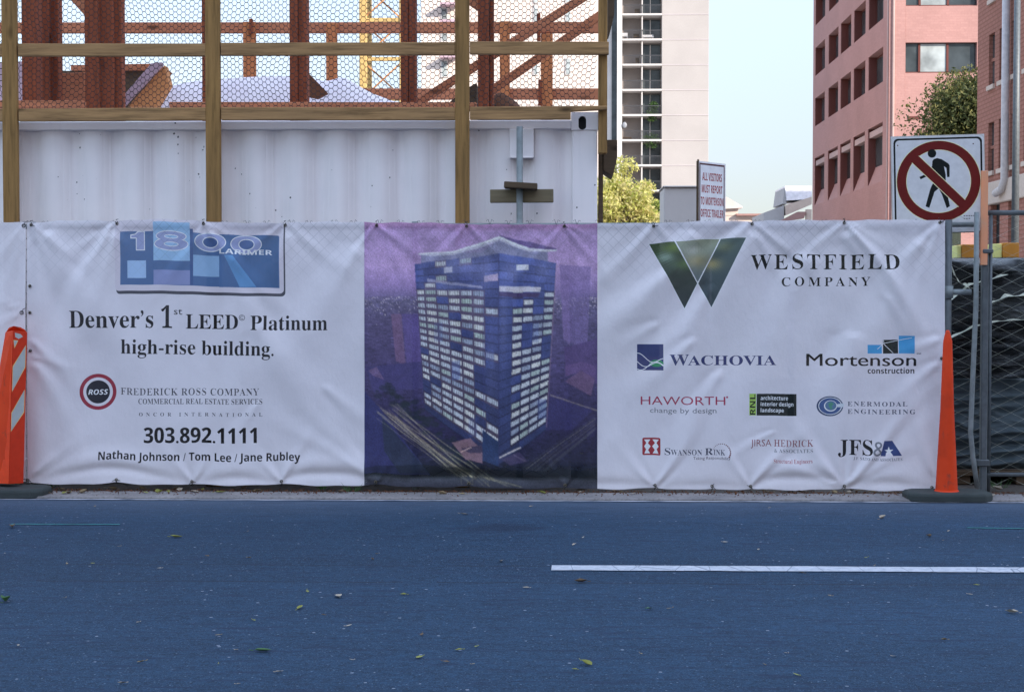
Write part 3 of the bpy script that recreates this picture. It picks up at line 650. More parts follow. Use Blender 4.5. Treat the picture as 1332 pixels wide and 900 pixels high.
# tower: two faces meeting at x = 649
Lf = [(539.5, 343), (649, 327), (649, 606), (553, 534)]; Rf = [(649, 327), (724, 340), (710, 560), (649, 606)]
fill([(548, 331), (590, 328), (627, 326), (650, 309), (690, 322), (713, 324), (713, 340), (650, 330), (600, 336), (548, 343)], (112, 112, 158))
def face(Q, cols, nf, rnd, glass, span, solid):
    (ax, ay), (bx, by), (cx, cy), (dx, dy) = Q
    u = np.clip((gx - (ax + dx) / 2) / ((bx + cx) / 2 - (ax + dx) / 2), -1, 2)
    if bx < 660: le = ax + (dx - ax) * np.clip((gy - ay) / (dy - ay), 0, 1); u = (gx - le) / (649 - le)
    else: ri = bx + (cx - bx) * np.clip((gy - by) / (cy - by), 0, 1); u = (gx - 649) / (ri - 649)
    yt = ay + (by - ay) * u; yb = dy + (cy - dy) * u; v = (gy - yt) / (yb - yt); ins = (u >= 0) & (u <= 1) & (v >= 0) & (v <= 1)
    fl = np.floor(v * nf).astype(int); fv = v * nf - fl
    for i in range(len(cols) - 1):
        dark = set()
        for _ in range(1):
            a = random.randint(5, nf - 5); dark |= set(range(a, a + random.randint(1, 3)))
        for j in range(nf):
            k = ins & (u >= cols[i]) & (u < cols[i + 1]) & (fl == j)
            if not k.any(): continue
            g = np.array(glass, float) * (1.12 - .45 * j / nf) * (1 + random.uniform(-.10, .12)); img[k] = g
            img[k & (fv > .88)] = g * .72
            lit = (i not in solid) and (4 <= j < nf - 1) and j not in dark and random.random() < (.96 if j > 5 else .72)
            if i in solid and j > 5 and random.random() < .14: lit = True
            if j < 4 and i not in solid and random.random() < .14: lit = True
            if lit:
                img[k] = np.array(span) * (1.1 - .3 * j / nf); w = k & (fv > .16) & (fv < .72) & (u > cols[i] + .012) & (u < cols[i + 1] - .012)
                base = np.array(random.choice(((172, 178, 208), (158, 166, 198), (184, 186, 208), (146, 160, 178), (128, 138, 176)))); img[w] = base
                nb = max(3, round((cols[i + 1] - cols[i]) * 34)); ph = ((u - cols[i]) / (cols[i + 1] - cols[i]) * nb) % 1
                img[w & (ph > .74)] = base * .62
face(Lf, [0, .10, .24, .38, .53, .68, .83, 1.0], 23, .7, (58, 66, 122), (74, 66, 98), {6}); face(Rf, [0, .25, .44, .63, .82, 1.0], 23, .7, (60, 70, 130), (50, 48, 82), {0})
for k in range(9):   # a few clear blue strips through several storeys
    q = random.choice(((565, 420), (588, 470), (610, 545), (632, 455), (600, 345), (690, 420), (700, 520))); fill([(q[0], q[1]), (q[0] + 11, q[1] - 1), (q[0] + 11, q[1] + 24), (q[0], q[1] + 25)], (66, 82, 150), .25)
streak(649, 328, 649, 606, .7, (44, 46, 92), .8); streak(724, 341, 711, 556, .6, (150, 120, 150), .5); streak(629.5, 330, 629.5, 596, .5, (50, 52, 104), .6)
fill([(650, 371), (704, 372), (703, 379), (650, 378)], (196, 190, 214), .8); fill([(650, 379), (703, 380), (700, 386), (650, 385)], (60, 52, 96)); fill([(630, 357), (648, 355), (648, 364), (630, 365)], (170, 150, 186), .8); fill([(672, 342), (688, 343), (688, 350), (672, 350)], (190, 190, 214), .9); fill([(578, 347), (589, 345), (589, 353), (578, 354)], (170, 170, 200), .9)
fill([(556, 362), (628, 371), (628, 374), (556, 366)], (160, 158, 192), .6)
# roof wing
fill([(650, 304), (725, 321), (722, 324), (690, 324), (650, 309)], (84, 70, 128)); fill([(540, 330), (575, 328), (592, 325), (615, 317), (650, 305), (665, 311), (690, 321), (725, 322.5), (724, 325), (688, 326), (650, 311), (618, 322), (594, 330), (560, 333)], (150, 150, 186)); streak(545, 330, 592, 326, .9, (196, 198, 222), .9); streak(592, 326, 616, 317.5, .9, (200, 202, 226), .9); streak(616, 317.5, 650, 306.5, 1.1, (212, 214, 232), .9); streak(650, 306.5, 688, 322.5, 1.1, (206, 208, 228), .9); streak(688, 322.8, 724, 323.6, .8, (190, 190, 216), .8); fill([(590, 330), (618, 322), (650, 311), (670, 319), (690, 327), (712, 328), (712, 336), (650, 328), (600, 336)], (104, 106, 146), .7)
# podium
fill([(588, 577), (612, 572), (628, 587), (628, 604), (606, 600)], (120, 94, 116), .8); fill([(600, 586), (627, 580), (628, 590), (612, 592)], (56, 50, 80)); streak(650, 596, 678, 582, .9, (206, 196, 208), .9); streak(668, 592, 684, 600, .7, (190, 180, 196), .8); fill([(652, 598), (676, 588), (686, 600), (664, 606)], (58, 52, 90), .8); fill([(628, 560), (649, 575), (649, 607), (628, 600)], (36, 50, 92)); streak(600, 590, 614, 584, .8, (200, 170, 180), .8)
fill([(474, 612), (540, 606), (640, 612), (777, 612), (777, 622), (474, 622)], (16, 22, 34), .45)
# sky glow mirrored in the upper glass, then the softness of a large inkjet print
tw_ = inside(Lf) | inside(Rf)
for gx0, gy0, sx_, sy_, a_ in ((600, 345, 26, 14, .5), (632, 352, 9, 22, .35), (668, 352, 14, 12, .4), (585, 372, 30, 8, .3), (705, 350, 12, 14, .3), (655, 420, 6, 60, .25), (640, 470, 8, 60, .18)):
    k = (a_ * np.exp(-((gx - gx0) / sx_) ** 2 - ((gy - gy0) / sy_) ** 2) * tw_)[..., None]; img = img * (1 - k) + np.array((128, 132, 190.)) * k
def soften(a, s):
    n = int(3 * s) + 1; w = np.exp(-(np.arange(-n, n + 1) / s) ** 2 / 2); w /= w.sum()
    for ax in (0, 1):
        p = np.pad(a, [(n, n) if i == ax else (0, 0) for i in range(3)], 'edge'); a = sum(w[i] * np.take(p, np.arange(i, i + a.shape[ax]), ax) for i in range(2 * n + 1))
    return a
img = soften(img, .65)
mott = RNG.normal(size=(H_ * SS // 10 + 2, W_ * SS // 10 + 2)); mott = soften(np.kron(mott, np.ones((10, 10)))[:H_ * SS, :W_ * SS, None], 5)[..., 0]
img *= (1 +   .045 * mott + .06 * RNG.normal(size=img.shape[:2]))[..., None]
img = np.clip(img, 6, 250)
lut = img / 255.0; lut = np.where(lut <= .04045, lut / 12.92, ((lut + .055) / 1.055) ** 2.4) / np.array(WREF)[None, None] * .78
lut = np.clip(lut, .004, .9)
NX, NY = 303, 289
vx, vy = np.meshgrid(np.linspace(474, 777, NX + 1), np.linspace(289, 636, NY + 1))
Pm, Nm = cloth(.0015)(vx.ravel(), vy.ravel())
idx = np.arange((NX + 1) * (NY + 1)).reshape(NY + 1, NX + 1)
fs = np.stack([idx[:-1, :-1], idx[1:, :-1], idx[1:, 1:], idx[:-1, 1:]], -1).reshape(-1, 4)
me = bpy.data.meshes.new('picture_sheet'); me.from_pydata(Pm.tolist(), [], fs.tolist())
ii = np.clip(((vy - y0) * SS).astype(int), 0, H_ * SS - 1); jj = np.clip(((vx - x0) * SS).astype(int), 0, W_ * SS - 1)
vc = lut[ii, jj].reshape(-1, 3); ca = me.color_attributes.new('print', 'FLOAT_COLOR', 'POINT')
ca.data.foreach_set('color', np.concatenate([vc, np.ones((len(vc), 1))], 1).ravel())
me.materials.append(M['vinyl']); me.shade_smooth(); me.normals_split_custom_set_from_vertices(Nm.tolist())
o = bpy.data.objects.new('picture_sheet', me); COL.objects.link(o); put(o, banner)
# wire ties and grommets
def on_cloth(px, py, lift=.004):
    P, N = cloth(lift)(np.array([float(px)]), np.array([float(py)])); return Vector(P[0]), Vector(N[0])
def tie(px, py, par, up):
    p, n = on_cloth(px, py)
    b = MB(); b.tube([p + Vector((.008 * math.cos(t), -.002, .008 * math.sin(t))) for t in [k * math.pi / 5 for k in range(11)]], .0028, 5); b.build('grommet', M['brass'], par, recalc=False)
    b = MB(); q = p + Vector((0, .03, .03 * up))
    b.tube([p + Vector((-.004, -.004, -.004)), p + Vector((.006, -.008, .012 * up)), p + Vector((-.006, .0, .026 * up)), q], .0024, 5)
    b.tube([p, p + Vector((random.uniform(-.025, .025), -.014, random.uniform(.0, .03) * up))], .0018, 4)
    b.tube([p, p + Vector((random.uniform(-.03, .03), -.010, random.uniform(-.012, .018)))], .0018, 4); b.build('wire_tie', M['tie'], par, recalc=False)
for x, y in TT_: tie(x, 292, banner, 1)
for x, y in BT_: tie(x, 632.5, banner, -1)
for y in (372, 407, 457): tie(39, y, banner, 0)
tie(1224, 466, banner, 0)
# the next banner along, its edge in the frame
def fold2(X, Y):
    D = .006 * np.sin(X / 23 + Y / 60) + .004 * np.sin(Y / 31 + X / 50)
    for x, y, a, L_, w, amp in ((33, 292, 128, 130, 10, 9), (33, 300, 110, 150, 9, 7), (30, 405, 150, 90, 9, 7), (30, 405, 205, 80, 8, 6), (33, 460, 130, 140, 10, 6)):
        ca_, sa_ = math.cos(rad(a)), math.sin(rad(a)); t = (X - x) * ca_ + (Y - y) * sa_; p = -(X - x) * sa_ + (Y - y) * ca_; tt = np.clip(t / L_, 0, 1)
        D = D + amp * 1e-3 * np.where(t > 0, np.clip(t / 10, 0, 1) * (1 - tt), 0) * np.exp(-(p / (w * (.4 + tt))) ** 2)
    return D
side = thing('fence_banner', 'blank white banner edge beyond the seam, behind the striped orange delineator', 'banner', tuple(U(0, 460, YB)))
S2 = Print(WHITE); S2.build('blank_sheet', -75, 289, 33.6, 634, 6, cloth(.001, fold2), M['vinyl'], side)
for x, y in ((31, 294), (29, 407), (-20, 293)):
    P, N = cloth(.004, fold2)(np.array([float(x)]), np.array([float(y)])); p = Vector(P[0])
    b = MB(); b.tube([p + Vector((.011 * math.cos(t), 0, .011 * math.sin(t))) for t in [k * math.pi / 5 for k in range(11)]], .0026, 5); b.tube([p, p + Vector((.012, -.012, .02)), p + Vector((.03, -.004, .03))], .002, 4); b.build('wire_tie', M['tie'], side, recalc=False)
# ------------------------------------------------------------------ shipping container
def zY(py, y, px=666): return U(px, py, y).z
YC = .36
cont = thing('shipping_container', 'white corrugated steel container with rust pocks, standing behind the banner fence', 'container', (-2.7, YC, 0))
XR = U(777, 220, YC).x; XCP = U(743, 220, YC).x; XL = XR - 6.06
zt, zr = zY(156.5, YC), zY(168, YC)
PIT = 53.5 / 193.0; xref = U(43, 220, YC + .02).x
b = MB(); y_out, y_in = YC + .022, YC + .062
xs = []; k = -10
x = xref - PIT * 9
prof = []
while x < XCP - .02:
    prof += [(x - PIT * .26, y_out), (x - PIT * .13, y_in), (x + PIT * .13, y_in), (x + PIT * .26, y_out)]; x += PIT
prof = [p for p in prof if XL + .05 < p[0] < XCP + .0]; prof = [(XL + .04, y_out)] + prof + [(XCP + .01, prof[-1][1])]
rows = [(px, py, z) for z in (.16, zr + .002) for px, py in prof]; n = len(prof)
b.add(rows, [(i, i + 1, n + i + 1, n + i) for i in range(n - 1)])
o = b.build('corrugated_wall', M['container'], cont, recalc=False)
bm = bmesh.new(); bm.from_mesh(o.data); bmesh.ops.bevel(bm, geom=[e for e in bm.edges if len(e.link_faces) == 2], offset=.012, segments=3, affect='EDGES'); bm.to_mesh(o.data); bm.free(); o.data.shade_smooth()
b = MB(); b.box(XL + .17, XCP, YC, YC + .06, zr, zt); b.build('top_rail', M['container'], cont, bevel=.006)
b = MB(); b.box(XL + .17, XCP, YC, YC + .06, .03, .17); b.build('bottom_rail', M['container'], cont, bevel=.006)
b = MB(); b.box(XCP + .004, XR, YC + .002, YC + .16, .14, zY(169.5, YC) - .001); b.build('corner_post', M['container'], cont, bevel=.008)
# casting with its oval hole
zc0, zc1 = zY(169.5, YC), zY(146.5, YC); cx, cz = U(757.5, 160, YC).x, zY(160.5, YC)
def casting(x0, x1, z0, z1, cx, cz):
    b = MB(); n = 32; ring = []
    for k in range(n):
        t = 2 * math.pi * k / n; dx, dz = .026 * math.cos(t), .026 * math.sin(t) + (.020 if math.sin(t) > 0 else -.020); ring.append((cx + dx, cz + dz))
    outer = []
    for k in range(n):
        t = 2 * math.pi * k / n; c, s = math.cos(t), math.sin(t); m_ = max(abs(c), abs(s)); u, v = c / m_, s / m_
        outer.append(((x1 if u > 0 else x0) * abs(u) + cx * (1 - abs(u)) if True else 0, (z1 if v > 0 else z0) * abs(v) + cz * (1 - abs(v))))
    yf = YC - .004
    vs = [(x, yf, z) for x, z in outer] + [(x, yf, z) for x, z in ring] + [(x, yf + .04, z) for x, z in ring] + [(x, YC + .16, z) for x, z in outer]
    f = []
    for k in range(n):
        j = (k + 1) % n; f += [(k, j, n + j, n + k), (n + k, n + j, 2 * n + j, 2 * n + k), (k, 3 * n + k, 3 * n + j, j)]
    b.add(vs, f); b.add([(x, yf + .04, z) for x, z in ring], [tuple(range(n))]); b.mi[-1] = 1
    return b
o = casting(XCP, XR + .004, zc0, zc1, cx, cz).build('corner_casting', [M['container'], M['black']], cont)
b = MB(); b.box(XL, XL + .17, YC + .002, YC + .16, .03, zc1); b.build('corner_post', M['container'], cont, bevel=.008)
b = MB(); b.box(XL + .02, XR - .02, YC + .065, YC + 2.4, zt - .03, zt - .012); b.build('roof', M['container'], cont)
b = MB(); b.box(XR - .05, XR - .03, YC + .165, YC + 2.4, .05, zt - .035); b.build('end_wall', M['container'], cont)
b = MB(); b.box(XL + .02, XR - .06, YC + 2.36, YC + 2.39, .05, zt - .035); b.build('rear_wall', M['container'], cont)
p0, p1 = U(663, 167.8, YC), U(694.5, 206, YC)
b = MB(); b.box(p0.x, p1.x, YC - .022, YC + .022, p1.z, p0.z - .003); b.box(p0.x + .004, p1.x - .004, YC - .034, YC - .0221, p1.z - .003, p1.z + .006); b.build('vent_cover', M['container'], cont, bevel=.004)

# ------------------------------------------------------------------ steel post with two timber cleats, in front of the container
sp = thing('steel_post', 'galvanized steel post with two short timber cleats against the container', 'post', tuple(U(676, 640, .16)))
b = MB(); p = U(676, 165, .16); b.tube([(p.x, .16, 0), (p.x, .16, p.z)], .0215, 14); b.build('post_tube', M['galv'], sp, smooth=True)
b = MB(); a, c = U(637.5, 255.5, .215), U(720, 255, .215); b.bar(a, c, .088, .038, Vector((0, 1, 0))); b.build('cleat', M['grey_wood'], sp, bevel=.004)
b = MB(); a, c = U(656, 241, .15), U(699, 243.5, .15); b.bar(a, c, .040, .15, Vector((0, 1, 0))); b.build('cleat', M['dark_wood'], sp, bevel=.004)

# ------------------------------------------------------------------ timber screen frame with netting
YF = .22
ZT = 3.75
scr = thing('timber_screen', 'weathered lumber frame holding rusty hexagonal netting above the container', 'screen', (-2, YF, 0))
def post(x0, x1, y, d, z0, z1, name, mat, par, bv=.004):
    b = MB(); b.box(x0, x1, y, y + d, z0, z1)
    return b.build(name, mat, par, bevel=bv)
FP = [(3.2, 22.5), (267.5, 286.5), (592, 610.5)]
for a, c in FP: post(U(a, 200, YF).x, U(c, 200, YF).x, YF, .04, 0, ZT, 'post', M['lumber_up'], scr)
segs = [(-90, 2.6), (23, 267), (287, 591.6), (611, 792)]
for (ya, yb) in ((54.5, 71), (139, 155.6)):
    for i, (a, c) in enumerate(segs):
        z1, z0 = zY(ya, YF), zY(yb, YF); x0, x1 = U(a, 60, YF).x, U(c, 60, YF).x
        tl = (random.uniform(-.004, .004))
        b = MB()
        if ya > 100 and i == 3:   # notched over the corner casting
            xn = U(742.5, 150, YF).x; zn = zY(145.5, YF)
            b.prism([(x0, YF + .002, z0), (xn, YF + .002, z0), (xn, YF + .002, zn), (x1 - .01, YF + .002, zn + .012), (x1 - .01, YF + .002, z1 + .004), (x0, YF + .002, z1)], (0, .038, 0))
        else: b.prism([(x0, YF + .002, z0 + tl), (x1, YF + .002, z0 - tl), (x1, YF + .002, z1 - tl), (x0, YF + .002, z1 + tl)], (0, .038, 0))
        b.build('rail', M['lumber_flat'], scr, bevel=.003)
post(U(778.5, 100, YF + .05).x, U(790, 100, YF + .05).x, YF + .05, .09, zY(199, YF), ZT, 'post', M['lumber_up'], scr)
b = MB(); YN = YF + .043; px_, rz = .0545, .0196; x0, x1 = U(-60, 60, YN).x, U(781, 60, YN).x; z0, z1 = zY(141, YN), 3.45
j = 0; z = z0
def wob(x, z): return .009 * math.sin(x * 7 + z * 11) + .005 * math.sin(x * 3 - z * 17), .003 * math.sin(x * 5 + z * 9)
def P3(x, z): dx, dz = wob(x, z); return (x + dx, YN + .004 * math.sin(x * 4 + z * 6), z + dz)
while z < z1:
    x = x0 + (px_ / 2 if j % 2 else 0)
    while x < x1 - px_ / 2:
        h = .0085
        b.tube([P3(x - h, z), P3(x + h, z)], .0025, 4, False)
        b.tube([P3(x + h, z), P3(x + px_ / 2 - h, z + rz)], .0020, 3, False); b.tube([P3(x - h, z), P3(x - px_ / 2 + h, z + rz)], .0020, 3, False)
        x += px_
    z += rz; j += 1
b.build('wire_netting', M['net'], scr, recalc=False)
# offcut props at the container's end
pr = thing('timber_prop', 'dark timber prop and bracket standing at the container end', 'prop', tuple(U(781, 640, .5)))
post(U(778.5, 240, .52).x, U(784.5, 240, .52).x, .52, .06, 0, zY(196, .52), 'post', M['dark_wood'], pr)
b = MB(); a = [U(785, 182, .5), U(803, 182, .5), U(803, 205, .5), U(797, 230, .5), U(785, 222, .5)]; b.prism(a, (0, .30, 0)); b.build('bracket', M['dark_wood'], pr, bevel=.004)
b = MB(); a = [U(791, -30, .6), U(800, -30, .6), U(799, 20, .6), U(793, 44, .6), U(790.5, 46, .6)]; b.prism(a, (0, .2, 0)); o = b.build('plank', M['dark_wood'], None, bevel=.004)
tag(o, 'dark plank on edge behind the end post of the timber screen', 'plank')

# ------------------------------------------------------------------ red-brown canopy timbers over the container
ZR = zt - .010
can = thing('timber_canopy', 'red brown timber canopy of posts, rails and braces standing on the container roof', 'canopy', (-1.5, 1.4, ZR))
def upost(a, c, y, d, mat='red_up', top=3.9, z0=None): return post(U(a, 60, y).x, U(c, 60, y).x, y, d, ZR if z0 is None else z0, top, 'post', M[mat], can)
upost(28, 47, .95, .14); upost(49, 63, 1.25, .14); upost(64.2, 76, 1.3, .1)
upost(110, 128, .95, .14); upost(129, 147, 1.0, .14); upost(149, 158, 1.05, .1)
upost(262.5, 270.5, 1.1, .1); upost(376.5, 387, .95, .14); upost(387.8, 398.5, .97, .14); upost(521, 530.5, .95, .14); upost(531.2, 540.5, .97, .14); upost(621.5, 636, .95, .14); upost(637, 642, .99, .12)
def beam(name, p, q, w, t, mat, par, up=(0, 1, 0)):
    b = MB(); b.bar(p, q, w, t, Vector(up)); return b.build(name, mat, par, bevel=.004)
beam('sill', U(-60, 136.5, .87), U(110, 136.5, .87), .05, .09, M['red_flat'], can); beam('sill', U(222, 137.5, .87), U(620, 138, .87), .04, .09, M['red_flat'], can)
beam('knee_brace', U(84, -22, 1.02), U(124, 22, 1.02), .10, .04, M['red_flat'], can); beam('knee_brace', U(600, -10, 1.04), U(632, 12, 1.04), .09, .04, M['red_flat'], can)
beam('brace', U(538, 138, 1.25), U(764, -6, 1.25), .060, .04, M['red_flat'], can); beam('brace', U(632, 123.5, 1.45), U(784, 18, 1.45), .062, .04, M['red_flat'], can)
YRr = 2.62
for a, c, t in ((316, 332, 27), (424, 438, 29), (650, 663, 28), (703.5, 719, 44), (-20, -6, 28)): post(U(a, 60, YRr).x, U(c, 60, YRr).x, YRr, .05, ZR, zY(t, YRr), 'post', M['tan_up'], can)
beam('rail', U(-80, 37, YRr + .07), U(782, 36.5, YRr + .07), .088, .04, M['red_flat'], can); beam('rail', U(-80, 123, YRr + .07), U(781, 122.8, YRr + .07), .090, .04, M['red_flat'], can)
beam('stay', U(700.5, 18, YRr - .03), U(701, 54, YRr - .03), .03, .03, M['red_up'], can); beam('stay', U(702.5, 104, YRr - .03), U(702.5, 138, YRr - .03), .03, .03, M['red_up'], can)
beam('stay', U(326.5, 25, YRr - .03), U(327, 44, YRr - .03), .03, .03, M['red_up'], can)
# plywood hatch, tarpaulin heap and lumps on the roof
M['hatch_edge'] = flat('lilac_grey_flashing', pc(128, 112, 140), .6)
hat = thing('plywood_hatch', 'tan plywood hatch box tilted open on the container roof', 'hatch', tuple(U(190, 138, 1.7)))
yh = 1.7
b = MB(); b.prism([U(166, 139, yh), U(214, 85, yh), U(220, 110, yh), U(203, 139, yh)], (0, .12, 0)); b.build('side_board', M['plywood'], hat, bevel=.003)
b = MB(); b.prism([U(158.5, 131, yh - .01), U(199, 84, yh - .01), U(212.5, 82.5, yh - .01), U(213.8, 85, yh - .01), U(163.5, 139, yh - .01), U(159, 139, yh - .01)], (0, -.05, 0)); b.build('edge_board', M['hatch_edge'], hat, bevel=.002)
b = MB(); b.prism([U(92, 85, yh + .3), U(204, 83, yh + .3), U(199, 91, yh + .3), U(92, 92, yh + .3)], (0, .5, 0)); b.build('lintel_board', M['red_flat'], hat, bevel=.003)
b = MB(); b.prism([U(78, 92.5, yh + .35), U(190, 92.5, yh + .35), U(162, 128, yh + .35), U(158, 139, yh + .35), U(78, 139, yh + .35)], (0, .3, 0)); b.build('lining', M['dark_wood'], hat)
b = MB(); b.prism([U(76, 96, 1.5), U(110, 94, 1.5), U(112, 140, 1.5), U(84, 140, 1.5)], (0, .05, 0)); o = b.build('plywood_offcut', M['red_flat'], None, bevel=.003); tag(o, 'reddish plywood offcut standing between the two thick canopy posts', 'plywood')
b = MB(); b.prism([U(-40, 84, 1.9), U(30, 80, 1.9), U(30, 140, 1.9), U(-40, 140, 1.9)], (0, .05, 0)); o = b.build('plywood_sheet', M['hatch_edge'], None, bevel=.003); tag(o, 'lilac grey sheet leaning behind the first screen post by the frame edge', 'plywood')
M['tarp'] = Mat('white_tarpaulin', .55, 0, .4); m = M['tarp']; m.base(m.ramp(m.noise(3, detail=6), [(.3, (.70, .60, .64)), (.7, (.84, .76, .78))])); m.bump(m.noise(9, detail=6), .5, .03); M['tarp'] = m.m
def heap(name, outline, y0, y1, mat, ztop=None, amp=.03):
    """a draped heap: ridge line follows the outline (photo pixels), falling away front and back"""
    b = MB(); n = len(outline); K = 9; vs = []
    for j in range(K):
        t = j / (K - 1); h = math.sin(math.pi * min(1, max(0, t * .92 + .04))) ** .6
        for (px, py) in outline:
            p = U(px, py, (y0 + y1) / 2); y = y0 + (y1 - y0) * t
            vs.append((p.x, y, ZR + (p.z - ZR) * h + amp * math.sin(px * .13 + j * 1.7) * h * .4))
    b.add(vs, [(j * n + i, j * n + i + 1, (j + 1) * n + i + 1, (j + 1) * n + i) for j in range(K - 1) for i in range(n - 1)])
    o = b.build(name, mat, None, smooth=True)
    md = o.modifiers.new('smooth', 'SUBSURF'); md.levels = 1; md.render_levels = 2
    return o
o = heap('tarpaulin', [(198, 140), (206, 133), (216, 118), (226, 109), (250, 106), (290, 102), (340, 99), (376, 97), (400, 100), (424, 106), (440, 101), (450, 101), (464, 108), (478, 118), (500, 128), (522, 134), (550, 139)], 1.9, 2.55, M['tarp']); tag(o, 'white tarpaulin humped over materials on the container roof', 'tarpaulin')
M['hole'] = flat('dark_brown_shade_and_litter', pc(70, 44, 34), .9)
b = MB(); b.prism([U(396, 92, 1.8), U(404, 98, 1.8), U(428, 123, 1.8), U(414, 130, 1.8), U(396, 126, 1.8)], (0, -.06, 0)); o = b.build('opening_patch', M['hole'], None, bevel=.004); tag(o, 'dark brown triangular patch standing for the opening in the white tarpaulin', 'board')  # dark sheet painted for the shaded opening in the tarpaulin
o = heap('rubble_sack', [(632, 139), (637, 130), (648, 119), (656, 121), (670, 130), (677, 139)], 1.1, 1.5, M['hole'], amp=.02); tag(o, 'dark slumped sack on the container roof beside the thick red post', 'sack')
b = MB(); b.prism([U(578, 139, 1.15), U(602, 118, 1.15), U(620, 108, 1.15), U(620, 139, 1.15)], (0, .3, 0)); o = b.build('timber_wedge', M['dark_wood'], None, bevel=.004); tag(o, 'dark sloping timber wedge behind the third screen post', 'wedge')

# ------------------------------------------------------------------ yellow hoist mast far behind
yM = 40
M['mast'] = flat('yellow_mast_paint', (.50, .33, .12), .5); M['mast_red'] = flat('orange_mast_paint', (.50, .24, .10), .5)
mast = thing('crane_mast', 'yellow lattice crane mast rising beyond the white tarpaulin', 'crane', tuple(U(495, 400, yM)))
mast.location.z = 0
mx0, mx1 = U(472, 60, yM).x, U(524, 60, yM).x; zt_ = zY(-60, yM)
for x in (mx0, mx1):
    for y in (yM, yM + 1.3):
        post(x - .12, x + .12, y, .24, -.05, zt_, 'chord', M['mast'], mast, .02)
for py in (25, 76, 128, -26):
    z = zY(py, yM); beam('crossbar', (mx0, yM + .1, z), (mx1, yM + .1, z), .12, .1, M['mast'], mast)
for k, (pa, pb) in enumerate(((25, -26), (76, 25), (128, 76))):
    for s in (1, -1):
        a, c = (mx0, mx1) if s > 0 else (mx1, mx0)
        beam('lacing', (a, yM + .12 + .6 * (s < 0), zY(pa - 2, yM)), (c, yM + .12 + .6 * (s < 0), zY(pb + 2, yM)), .05, .05, M['mast_red'], mast)

# ------------------------------------------------------------------ far buildings
def glassm(name, c, rough=.12):
    m = Mat(name, rough, 0, .35); n = m.noise(.7, detail=3); m.base(m.ramp(n, [(.35, sc(c, .6)), (.7, sc(c, 1.5))])); return m.m
M['glass'] = glassm('dark_window_glass', (.045, .055, .06)); M['glass_pale'] = glassm('curtained_window_glass', (.30, .33, .33), .25)
def wallm(name, c, grid=None, var=.1, bump=.2):
    m = Mat(name, .9, 0, .25); n = m.noise(.35, detail=6); f = m.noise(9, detail=4)
    col = m.ramp(n, [(.3, sc(c, 1 - var)), (.7, sc(c, 1 + var))]); col = m.mix(1.0, col, m.ramp(f, [(.3, (.9, .9, .9)), (.7, (1, 1, 1))]), 'MULTIPLY')
    if grid:
        br = m.n('ShaderNodeTexBrick', Scale=1.0); br.inputs['Brick Width'].default_value = grid[0]; br.inputs['Row Height'].default_value = grid[1]; br.inputs['Mortar Size'].default_value = grid[2]
        br.inputs['Color1'].default_value = (1, 1, 1, 1); br.inputs['Color2'].default_value = (.92, .91, .91, 1); br.inputs['Mortar'].default_value = (*grid[3], 1)
        sp_ = m.n('ShaderNodeSeparateXYZ'); m.l(m.co(), sp_.inputs[0]); cb = m.n('ShaderNodeCombineXYZ')
        m.l(m.math('ADD', sp_.outputs['X'], sp_.outputs['Y']), cb.inputs[0]); m.l(sp_.outputs['Z'], cb.inputs[1]); m.l(cb.outputs[0], br.inputs['Vector'])
        col = m.mix(1.0, col, br.outputs['Color'], 'MULTIPLY')
    m.base(col); return m.m
M['tower'] = wallm('tower_precast', (.40, .365, .345), None, .05); M['slab'] = wallm('tower_slab_white', (.62, .58, .55)); M['joint'] = wallm('tower_joint', (.47, .42, .42), None, .05); M['tower_back'] = wallm('balcony_back_shade', (.27, .24, .225))
M['pale'] = wallm('pale_stucco', (.66, .56, .50)); M['rail'] = flat('dark_railing', (.05, .05, .055), .5)
yT = 170.0
def TX(px): return U(px, 200, yT).x
tw = thing('apartment_tower', 'tall pale apartment tower with a column of recessed balconies, beyond the container', 'tower', (TX(860), yT, -.05))
FL = 32.6; zs = [zY(248.5 - FL * k, yT) for k in range(-6, 13)]
ztop = zs[-1] + 3
xa, xb, xc, xd = TX(809), TX(860.5), TX(921.5), TX(795)
b = MB(); b.box(xb, xc, yT, yT + 14, -.05, ztop)
b.build('wall', M['tower'], tw, bevel=.03)
for z in zs[1:]: b = MB(); b.box(xb + .02, xc - .02, yT - .04, yT - .001, z - .045, z + .045); b.build('floor_joint', M['joint'], tw)
b = MB(); b.box(xa, xb - .005, yT + 1.9, yT + 13, -.05, ztop); b.build('wall', M['tower_back'], tw)  # back wall colour darkened to stand for the shade of the balcony recess
b = MB(); b.box(TX(802.5), xa - .005, yT - .15, yT + 13, -.05, ztop); b.build('pier', M['slab'], tw)
b = MB(); b.box(TX(788), TX(796), yT + 1, yT + 13, -.05, ztop); b.build('pier', M['slab'], tw)
b = MB(); b.box(TX(796) + .01, TX(802.5) - .01, yT + .8, yT + 13, -.05, ztop); b.build('window_strip', M['glass'], tw)
xm = TX(835); rng = random.Random(3)
